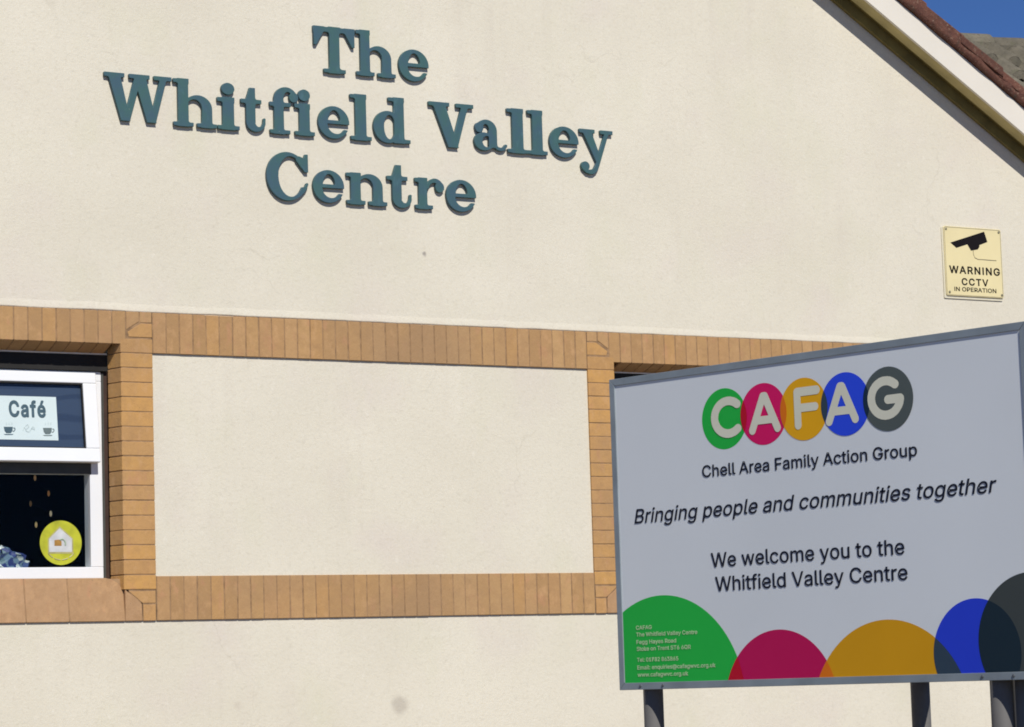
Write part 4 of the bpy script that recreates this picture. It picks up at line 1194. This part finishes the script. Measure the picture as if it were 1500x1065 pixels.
# circles rising from the bottom edge
C5 = [(.218, 1.498, .383), (.756, 1.492, .252), (1.222, 1.428, .332), (1.581, 1.642, .171), (1.800, 1.674, .211)]
E5 = [clip(circle(*c_, 96), win) for c_ in C5]
V['mag'] = vinyl("deep_magenta_vinyl", (.50, .002, .085)); V['yel'] = vinyl("dark_amber_vinyl", (.66, .32, .003)); V['blu'] = vinyl("royal_blue_vinyl", (.018, .05, .62))
V['gry'] = vinyl("dark_charcoal_vinyl", (.05, .06, .058)); V['bg'] = vinyl("black_green_overlap", (.008, .022, .034))
for i in range(5):
    o = decal("disc", [E5[i]], .0003 + .0002 * i, V[cols[i]])
    if i:
        lens = clip(clip(circle(*C5[i], 96), circle(*C5[i - 1], 96)), win)
        if lens: decal("overlap", [lens], .0013, V[ov[i - 1]], o)
    if i == 0:
        sx0 = .090
        rows = [("CAFAG", .167, 1.766), ("The Whitfield Valley Centre", .385, 1.742), ("Fegg Hayes Road", .283, 1.716), ("Stoke on Trent ST6 6QR", .352, 1.692),
                ("Tel: 01782 863865", .290, 1.654), ("Email: enquiries@cafagwvc.org.uk", .465, 1.627), ("www.cafagwvc.org.uk", .335, 1.602)]
        for s, xe, zb in rows:
            decal("small_print", text_loops(s, sx0, xe, zb, .0135, 12), .0016, M_SMALL, o)
for s, a, b_, zb, cp, bold, sh in (("Chell Area Family Action Group", .437, 1.381, 2.276, .0395, 9, 0), ("Bringing people and communities together", .101, 1.690, 2.138, .0490, 7, .21),
                                   ("We welcome you to the", .462, 1.311, 1.966, .0480, 7, 0), ("Whitfield Valley Centre", .478, 1.319, 1.884, .0480, 7, 0)):
    decal("lettering", text_loops(s, a, b_, zb, cp, bold, sh), .0016, M_NAVYINK)
# poles: two behind this board, two behind its twin that closes the V at the near end
NEAR = Vector((5.8434, -6.4873, 0))
FAR = Vector((6.5244, -5.1355, 0))
for x, y in ((5.4724, -4.9643), (5.7869, -6.4478), (NEAR.x, NEAR.y), (FAR.x, FAR.y)):
    P = MB(); P.tube([(x, y, -.3), (x, y, 2.45)], .035, 32)
    po = P.build("pole", M_POLE, board)
    for p_ in po.data.polygons: p_.use_smooth = len(p_.vertices) == 4
d_ = (FAR - NEAR).normalized(); nn = Vector((-d_.y, d_.x, 0))
if nn.x < 0: nn = -nn
o_ = NEAR - d_ * .165 + nn * .052
M2 = Matrix(((d_.x, nn.x, 0, o_.x), (d_.y, nn.y, 0, o_.y), (0, 0, 1, 0), (0, 0, 0, 1)))
P = MB(); P.box(0, -.014, ZB, WID, .004, ZT); P.build("rear_panel", M_FRAME, board, bevel=.003, M=M2)
a_ = SO + ST * (WID + .002); c_ = o_ + d_ * .001; e_ = (c_ - a_); e_.z = 0
f_ = Vector((-e_.y, e_.x, 0)).normalized() * .004
P = MB(); P.prism([(p_.x, p_.y, ZB - .02) for p_ in (a_, c_, c_ + f_, a_ + f_)], [(p_.x, p_.y, ZT) for p_ in (a_, c_, c_ + f_, a_ + f_)])
P.build("sun_block_strip", M_POLE, board)  # added strip across the V's near corner, blocks sun from the rear pole

# ------------------------------------------------------------------ the tiled roof rising behind the verge
rw = thing("rear_building", "building behind the gable with a mossy brown tiled roof", "building", (19.5, 8, 0))
q = MB(); q.box(13.4, 3.4, 0, 27, 12.6, 3.49); q.build("wall", M_RENDER, rw)
q = MB(); pr = [(3.0, 3.58), (8.0, 7.78), (13.0, 3.58), (13.0, 3.5), (3.0, 3.5)]
q.prism([(13.25, y, z) for y, z in pr], [(27.3, y, z) for y, z in pr])
rr_ = q.build("roof", M_OLDTILE, rw)
tl = MB(); rt = random.Random(21)
sy, sz = 5.0 / math.hypot(5, 4.2), 4.2 / math.hypot(5, 4.2)
for r in range(19):
    d0 = .07 + r * .335                        # distance down the slope from the ridge to this course's head
    for k in range(41):
        x0 = 13.4 + k * .30 + (r % 2) * .15 + rt.uniform(-.006, .006)
        t0 = rt.uniform(-.004, .010); dl = rt.uniform(-.012, .012)
        N_ = 8; A = []; B = []
        for i in range(N_ + 1):
            u = i / N_; x = x0 + .296 * u
            h = .075 * math.sin(math.pi * u) ** 2 + .012
            for lst, dd, lift in ((A, d0 - .03, 0.0), (B, d0 + .375 + dl, .050)):
                lst.append((x, 8.0 - sy * dd - sz * (h + lift + t0), 7.78 - sz * dd + sy * (h + lift + t0)))
        lowA = [(p_[0], p_[1] + .02 * sz, p_[2] - .06) for p_ in A]; lowB = [(p_[0], p_[1] + .02 * sz, p_[2] - .088) for p_ in B]
        tl.prism(A + lowA[::-1], B + lowB[::-1])
tl.build("roof_tiles", M_OLDTILE, rr_)
rdg = MB()
for k in range(30):
    x0 = 13.3 + k * .46
    rdg.tube([(x0, 8, 7.77 + rt.uniform(-.006, .006)), (x0 + .45, 8, 7.785 + rt.uniform(-.006, .006))], [.115, .125], 14)
rdg.build("ridge_tiles", M_OLDTILE, rr_, bevel=0, smooth=False)
